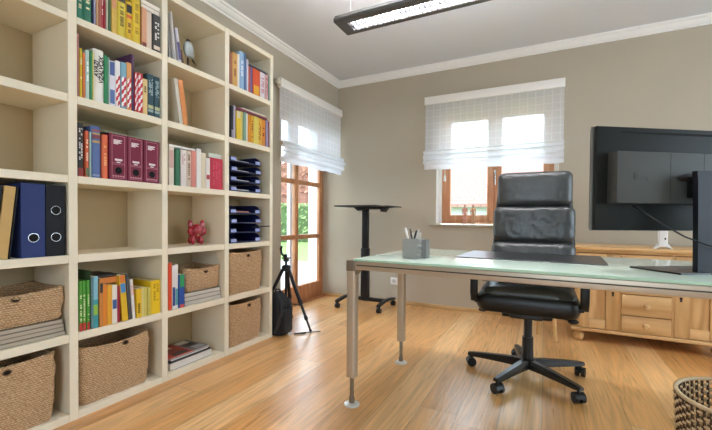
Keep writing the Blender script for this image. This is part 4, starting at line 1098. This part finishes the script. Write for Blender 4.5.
b.prism([(.19, 1.038), (.22, 1.034), (.255, 1.074), (.235, 1.082), (.215, 1.080)], -.05, .05, 'y').tube([(.17, 0, 1.065), (.195, 0, 1.05), (.225, 0, 1.055)], .008)
b.box(.225, .30, -.06, .06, 1.076, 1.0848, .002)
b.done('tilt_bracket', M_black, cart)

# ------------------------------------------------------------------ tripod, backpack, rod
tp = thing('camera_tripod', 'black camera tripod standing beside the bookcase end', 'tripod', (-2.035, 2.660, 0))
feet = [(.278, -.025), (-.120, .252), (-.185, -.190)]
for fx, fy in feet:
    top = Vector((fx * .11, fy * .11, .505)); bot = Vector((fx, fy, .008)); mid = top.lerp(bot, .55); m2 = top.lerp(bot, .8)
    lg = MB().tube([top, mid], .0155, 10).done('leg', M_blackm, tp)
    MB().tube([mid, m2], .012, 10).tube([m2, bot], .009, 10).done('lower_tube', mat('#2b2c2e', .35), lg)
    for f0, rr in ((.52, .0195), (.77, .016)): MB().tube([top.lerp(bot, f0), top.lerp(bot, f0 + .06)], rr, 10).done('clamp', M_black, lg)
    MB().ball(bot, (.014, .014, .008), 10).done('rubber_foot', M_black, lg)
b = MB().cyl((0, 0, .17), (0, 0, .60), .011, None, 12); b.lathe([(.02, .49), (.038, .495), (.040, .53), (.024, .545)]); b.done('centre_column', M_black, tp)
b = MB()
for fx, fy in feet: b.tube([(0, 0, .21), Vector((fx * .11, fy * .11, .505)).lerp(Vector((fx, fy, .008)), .6)], .005, 6)
b.done('brace', mat('#3a3b3d', .4), tp)
b = MB().lathe([(.018, .575), (.026, .58), (.026, .595), (.016, .60)]).box(-.032, .032, -.026, .026, .60, .612, .004)
b.tube([(-.010, 0, .612), (-.045, -.008, .645), (-.05, -.01, .69), (-.040, -.01, .71)], [.013, .010, .012, .009], 10).ball((-.005, 0, .625), .017, 12)
b.done('tilt_head', M_black, tp)

bp_ = thing('backpack', 'black backpack leaning on the end of the bookcase', 'backpack', (-1.965, 2.462, 0), 0)
b = MB(); rings = []
for k in range(15):
    f = k / 14; z = .004 + .345 * f
    r_ = max(.16, max(0., 1 - (max(0, f - .35) / .66) ** 2.2) ** .5) if f > .35 else (.86 + .14 * math.sin(f / .35 * PI / 2))
    hw, hd = .092 * r_, .078 * (r_ * .6 + .4)
    rings.append([(a, c + .005 * math.sin(f * 3), z) for a, c in rrect(hw, hd, min(hw, hd) * .75, 5)])
b.loft(rings); b.done('bag_body', mat('#15161a', .75, var=.2, vscale=40, bump=.2, bscale=200, name='black_nylon'), bp_, smooth=60)
b = MB(); b.loft([[(a + .088, c, z) for a, c in rrect(hx * .8, hd, .015, 4)] for z, hx, hd in ((.02, .02, .05), (.04, .028, .06), (.17, .028, .058), (.22, .012, .045))]); b.done('front_pocket', mat('#1d1e23', .7, name='pocket_nylon'), bp_, smooth=60)
for s in (-1, 1):
    pts = [(.03, .080 * s, .03), (.07, .082 * s, .10), (.088, .06 * s, .2), (.078, .05 * s, .27), (.02, .03 * s, .335)]
    MB().tube(pts, [.009, .012, .013, .012, .009], 8).done('strap', mat('#26282d', .6, name='strap_grey'), bp_)
MB().tube([(-.03, 0, .335), (-.02, 0, .368), (.02, 0, .368), (.03, 0, .335)], .007, 8).done('carry_loop', mat('#26282d', .6, name='strap_grey'), bp_)
rd = thing('telescopic_rod', 'thin black rod lying on the floor under the tripod', 'rod', (-1.822, 2.490, 0))
MB().tube([(.0, .0, .009), (.062, .078, .0075)], .0075, 8).done('grip', M_black, rd)
MB().tube([(.062, .078, .0075), (.145, .175, .006)], .0042, 8).done('shaft', mat('#2d2d30', .4), rd)

# ------------------------------------------------------------------ figurines on the sill
def statue(label, x, y, z, hx, rot):
    t = thing('couple_figurine', label, 'figurine', (x, y, z), rot, 'standing figurines on the window sill')
    H = .205
    parts = [((0, 0, .150), (.019, .012, .030)), ((0, 0, .118), (.015, .011, .025)), ((0, 0, .168), (.022, .010, .010))]
    tubes = [([(-.008, 0, .11), (-.010, 0, .06), (-.010, 0, .010)], [.0095, .0075, .006]), ([(.008, 0, .11), (.010, 0, .06), (.010, 0, .010)], [.0095, .0075, .006]),
             ([(-.021, 0, .168), (-.026, .002, .135), (-.023, -.004, .105)], [.0062, .0052, .0045]), ([(.021, 0, .168), (.026, .002, .135), (.023, -.004, .105)], [.0062, .0052, .0045]),
             ([(0, 0, .17), (0, 0, .185)], [.0065, .0055]), ([(-.010, .004, .005), (-.011, -.012, .004)], [.0065, .005]), ([(.010, .004, .005), (.011, -.012, .004)], [.0065, .005])]
    blob('body', parts, mat(hx, .55, var=.12), t, .0022, tubes)
    b = MB().ball((0, 0, .1935), (.0088, .0098, .0118), 16).ball((0, -.0098, .1925), (.0016, .003, .0026), 8); b.done('head', mat('#a87a62', .55), t)
    MB().ball((0, .0014, .1965), (.0093, .0098, .0105), 14).done('hair', mat('#5c463c', .7), t)
statue('slim rose-coloured standing figurine on the window sill', -.745, YB - .022, .9055, '#cf9382', .15)
statue('tan standing figurine beside the rose one on the sill', -.662, YB - .022, .9055, '#c99c77', -.1)

# ------------------------------------------------------------------ wall socket
so = thing('wall_socket', 'white power socket on the wall under the small window', 'socket', (-1.525, YB - .0008, .253))
MB().box(-.041, .041, -.010, 0, -.041, .041, .004).done('plate', Mw, so)
b = MB(); seg = 22
b.loft([[(-.0 + r * math.cos(2 * PI * k / seg), y, r * math.sin(2 * PI * k / seg)) for k in range(seg)] for r, y in ((.023, -.0100), (.023, -.0125), (.020, -.0125), (.018, -.0102))], True, True); b.done('socket_ring', mat('#c9c6c0', .4), so)
MB().cyl((-.009, -.0101, 0), (-.009, -.0108, 0), .0035, None, 10).cyl((.009, -.0101, 0), (.009, -.0108, 0), .0035, None, 10).done('pin_hole', mat('#1d1a18', .8), so)

# ------------------------------------------------------------------ waste basket
WBX, WBY, WBR, WBH = .538, 1.452, .170, .44
wb = thing('waste_basket', 'round open-weave wicker waste basket standing before the desk', 'waste basket', (WBX, WBY, 0))
Mwk = mat('#4d3826', .8, var=.25, vscale=60, bump=.2, bscale=150, name='wicker'); Mwk2 = mat('#c4aa82', .7, var=.15, vscale=60, name='pale_wicker'); M_rim = None
def wbr(z): return WBR - .022 * (1 - z / WBH)
b = MB(); NST = 60
for k in range(NST):
    a = 2 * PI * k / NST
    b.tube([(wbr(z) * math.cos(a), wbr(z) * math.sin(a), z) for z in (.006, WBH * .5, WBH - .006)], .0040, 6)
b.done('stake', Mwk, wb)
b = MB()
nrow = 36; sg = 240
for r in range(nrow):
    z = .014 + (WBH - .034) * r / (nrow - 1)
    path = []
    for k in range(sg):
        a = 2 * PI * k / sg
        off = .0052 * math.sin(a * NST / 2 + (PI if r % 2 else 0))
        path.append((a, wbr(z) + off))
    rings = []
    for k, (a, rr) in enumerate(path):
        ca, sa = math.cos(a), math.sin(a)
        rings.append(b.ring([((rr + .0036 * math.cos(q)) * ca, (rr + .0036 * math.cos(q)) * sa, z + .0043 * math.sin(q)) for q in (0, PI / 2, PI, 3 * PI / 2)]))
    for k in range(sg): b.bridge(rings[k], rings[(k + 1) % sg])
b.done('weave', Mwk2, wb, smooth=60)
b = MB()
rings = []
for k in range(80):
    a = 2 * PI * k / 80; ca, sa = math.cos(a), math.sin(a)
    rings.append(b.ring([((WBR + .0065 * math.cos(q)) * ca, (WBR + .0065 * math.cos(q)) * sa, WBH - .004 + .0065 * math.sin(q)) for q in (2 * PI * j / 8 for j in range(8))]))
for k in range(80): b.bridge(rings[k], rings[(k + 1) % 80])
b.done('rim', mat('#c6b08c', .7, var=.2, vscale=90, name='rim_wicker'), wb, smooth=60)
MB().cyl((0, 0, .001), (0, 0, .009), WBR - .024, None, 32).done('base_disc', mat('#8a6f4c', .8, name='wicker_base'), wb)

# ------------------------------------------------------------------ ceiling lamp
LZ = 2.2
LX0, LX1 = -1.217, .36
lp = thing('pendant_lamp', 'long grey suspended office lamp with a bright louvre', 'lamp', ((LX0 + LX1) / 2, 2.160, LZ))
hl = (LX1 - LX0) / 2
b = MB(); hw = .094
oy0, oy1, ox = -.048, .054, hl - .075
b.box(-hl, hl, -hw, oy0, 0, .004).box(-hl, hl, oy1, hw, 0, .004).box(-hl, -ox, oy0, oy1, 0, .004).box(ox, hl, oy0, oy1, 0, .004)
for q in (-1, 1): b.prism([(q * hw, .0), (q * (hw + .004), .018), (q * (hw - .018), .048), (q * (hw - .022), .048), (q * (hw - .003), .018), (q * (hw - .003), 0)], -hl, hl, 'x')
b.box(-hl, -hl + .004, -hw, hw, 0, .022).box(hl - .004, hl, -hw, hw, 0, .022)
b.box(-hl + .004, -hl + .008, -hw + .02, hw - .02, .0, .046).box(hl - .008, hl - .004, -hw + .02, hw - .02, .0, .046)
b.done('housing', mat('#5f5d5c', .45, metal=.35, name='lamp_grey'), lp, smooth=30)
b = MB()
for yc in (-.022, .028):
    for q in (-1, 1): b.prism([(yc + q * .024, .004), (yc + q * .021, .026), (yc + q * .0125, .042), (yc + q * .0138, .042), (yc + q * .0222, .026), (yc + q * .0250, .004)], -ox, ox, 'x')
b.done('reflector', mat('#8f8f90', .35, metal=.3, name='reflector'), lp, smooth=0)
b = MB(); nbl = 48
for k in range(nbl):
    x = -ox + 2 * ox * (k + .5) / nbl
    for yc in (-.022, .028): b.box(x - .0016, x + .0016, yc - .0235, yc + .0235, .001, .0235)
b.box(-ox, ox, -.0005, .0065, .0005, .022)
b.done('louvre', mat('#4a4a4c', .55, spec=.2, name='louvre_grey'), lp, smooth=0)
Mtube = emit_mat('fluorescent_tube', '#fdfaff', 60.)
for yc in (-.022, .028): MB().cyl((-ox + .004, yc, .0335), (ox - .004, yc, .0335), .0075, None, 12).done('tube', Mtube, lp)
for xx in (-hl + .07, hl - .07):
    MB().tube([(xx, .003, .022), (xx, .003, ZC - LZ - .001)], .0012, 6).lathe([(.003, .020), (.006, .024), (.006, .045), (.002, .06)], (xx, .003, 0), 12).lathe([(.003, ZC - LZ - .03), (.018, ZC - LZ - .014), (.018, ZC - LZ - .0005)], (xx, .003, 0), 16).done('suspension_wire', mat('#d8d5d0', .4, metal=.4), lp)

# ------------------------------------------------------------------ light
wld = bpy.data.worlds.new('sky'); SC.world = wld; wld.use_nodes = True
bg = wld.node_tree.nodes['Background']
bg.inputs[0].default_value = (.86, .93, 1., 1); bg.inputs[1].default_value = 2.3
def portal(loc, rot, sx, sy):
    li = bpy.data.lights.new('sky_portal', 'AREA'); li.shape = 'RECTANGLE'; li.size = sx; li.size_y = sy; li.cycles.is_portal = True
    q = bpy.data.objects.new('sky_portal', li); COL.objects.link(q); q.location = loc; q.rotation_euler = rot
portal((.5, YR - .25, 1.4), (PI / 2, 0, 0), 2.2, 1.7)
portal((XR + .25, (RY0 + RY1) / 2, 1.4), (PI / 2, 0, PI / 2), RY1 - RY0, 1.7)
portal((-.475, YB + .28, 1.5), (PI / 2, 0, PI), 1.16, 1.25)
portal((-2.80, 3.5, 1.1), (PI / 2, 0, -PI / 2), 1.14, 2.1)
sun = bpy.data.lights.new('sun', 'SUN'); sun.energy = 1.2; sun.angle = .02; sun.color = (1, .95, .88)
so_ = bpy.data.objects.new('sun', sun); COL.objects.link(so_); so_.rotation_euler = (math.radians(40), 0, math.radians(-12))

# ------------------------------------------------------------------ camera
f_px, th, pit, rol, cyo = 373.510, .46854529, -.01768822, .00832122, 11.21834
R0 = Vector((math.cos(th), math.sin(th), 0)); F0 = Vector((-math.sin(th), math.cos(th), 0)); U0 = Vector((0, 0, 1))
U1 = U0 * math.cos(pit) - F0 * math.sin(pit); F = F0 * math.cos(pit) + U0 * math.sin(pit)
Rr = R0 * math.cos(rol) + U1 * math.sin(rol); Uu = -R0 * math.sin(rol) + U1 * math.cos(rol)
cam = bpy.data.cameras.new('camera'); cam.sensor_width = 36; cam.lens = f_px / 712 * 36; cam.shift_y = cyo / 712; cam.clip_start = .02
co = bpy.data.objects.new('camera', cam); COL.objects.link(co)
co.matrix_world = Matrix(((Rr.x, Uu.x, -F.x, 0), (Rr.y, Uu.y, -F.y, 0), (Rr.z, Uu.z, -F.z, .95), (0, 0, 0, 1)))
SC.camera = co
SC.view_settings.view_transform = 'Standard'; SC.view_settings.look = 'None'
SC.view_settings.exposure = 1.7; SC.view_settings.gamma = 1.; SC.view_settings.use_curve_mapping = False
SC.cycles.max_bounces = 10; SC.cycles.diffuse_bounces = 6; SC.cycles.transparent_max_bounces = 12
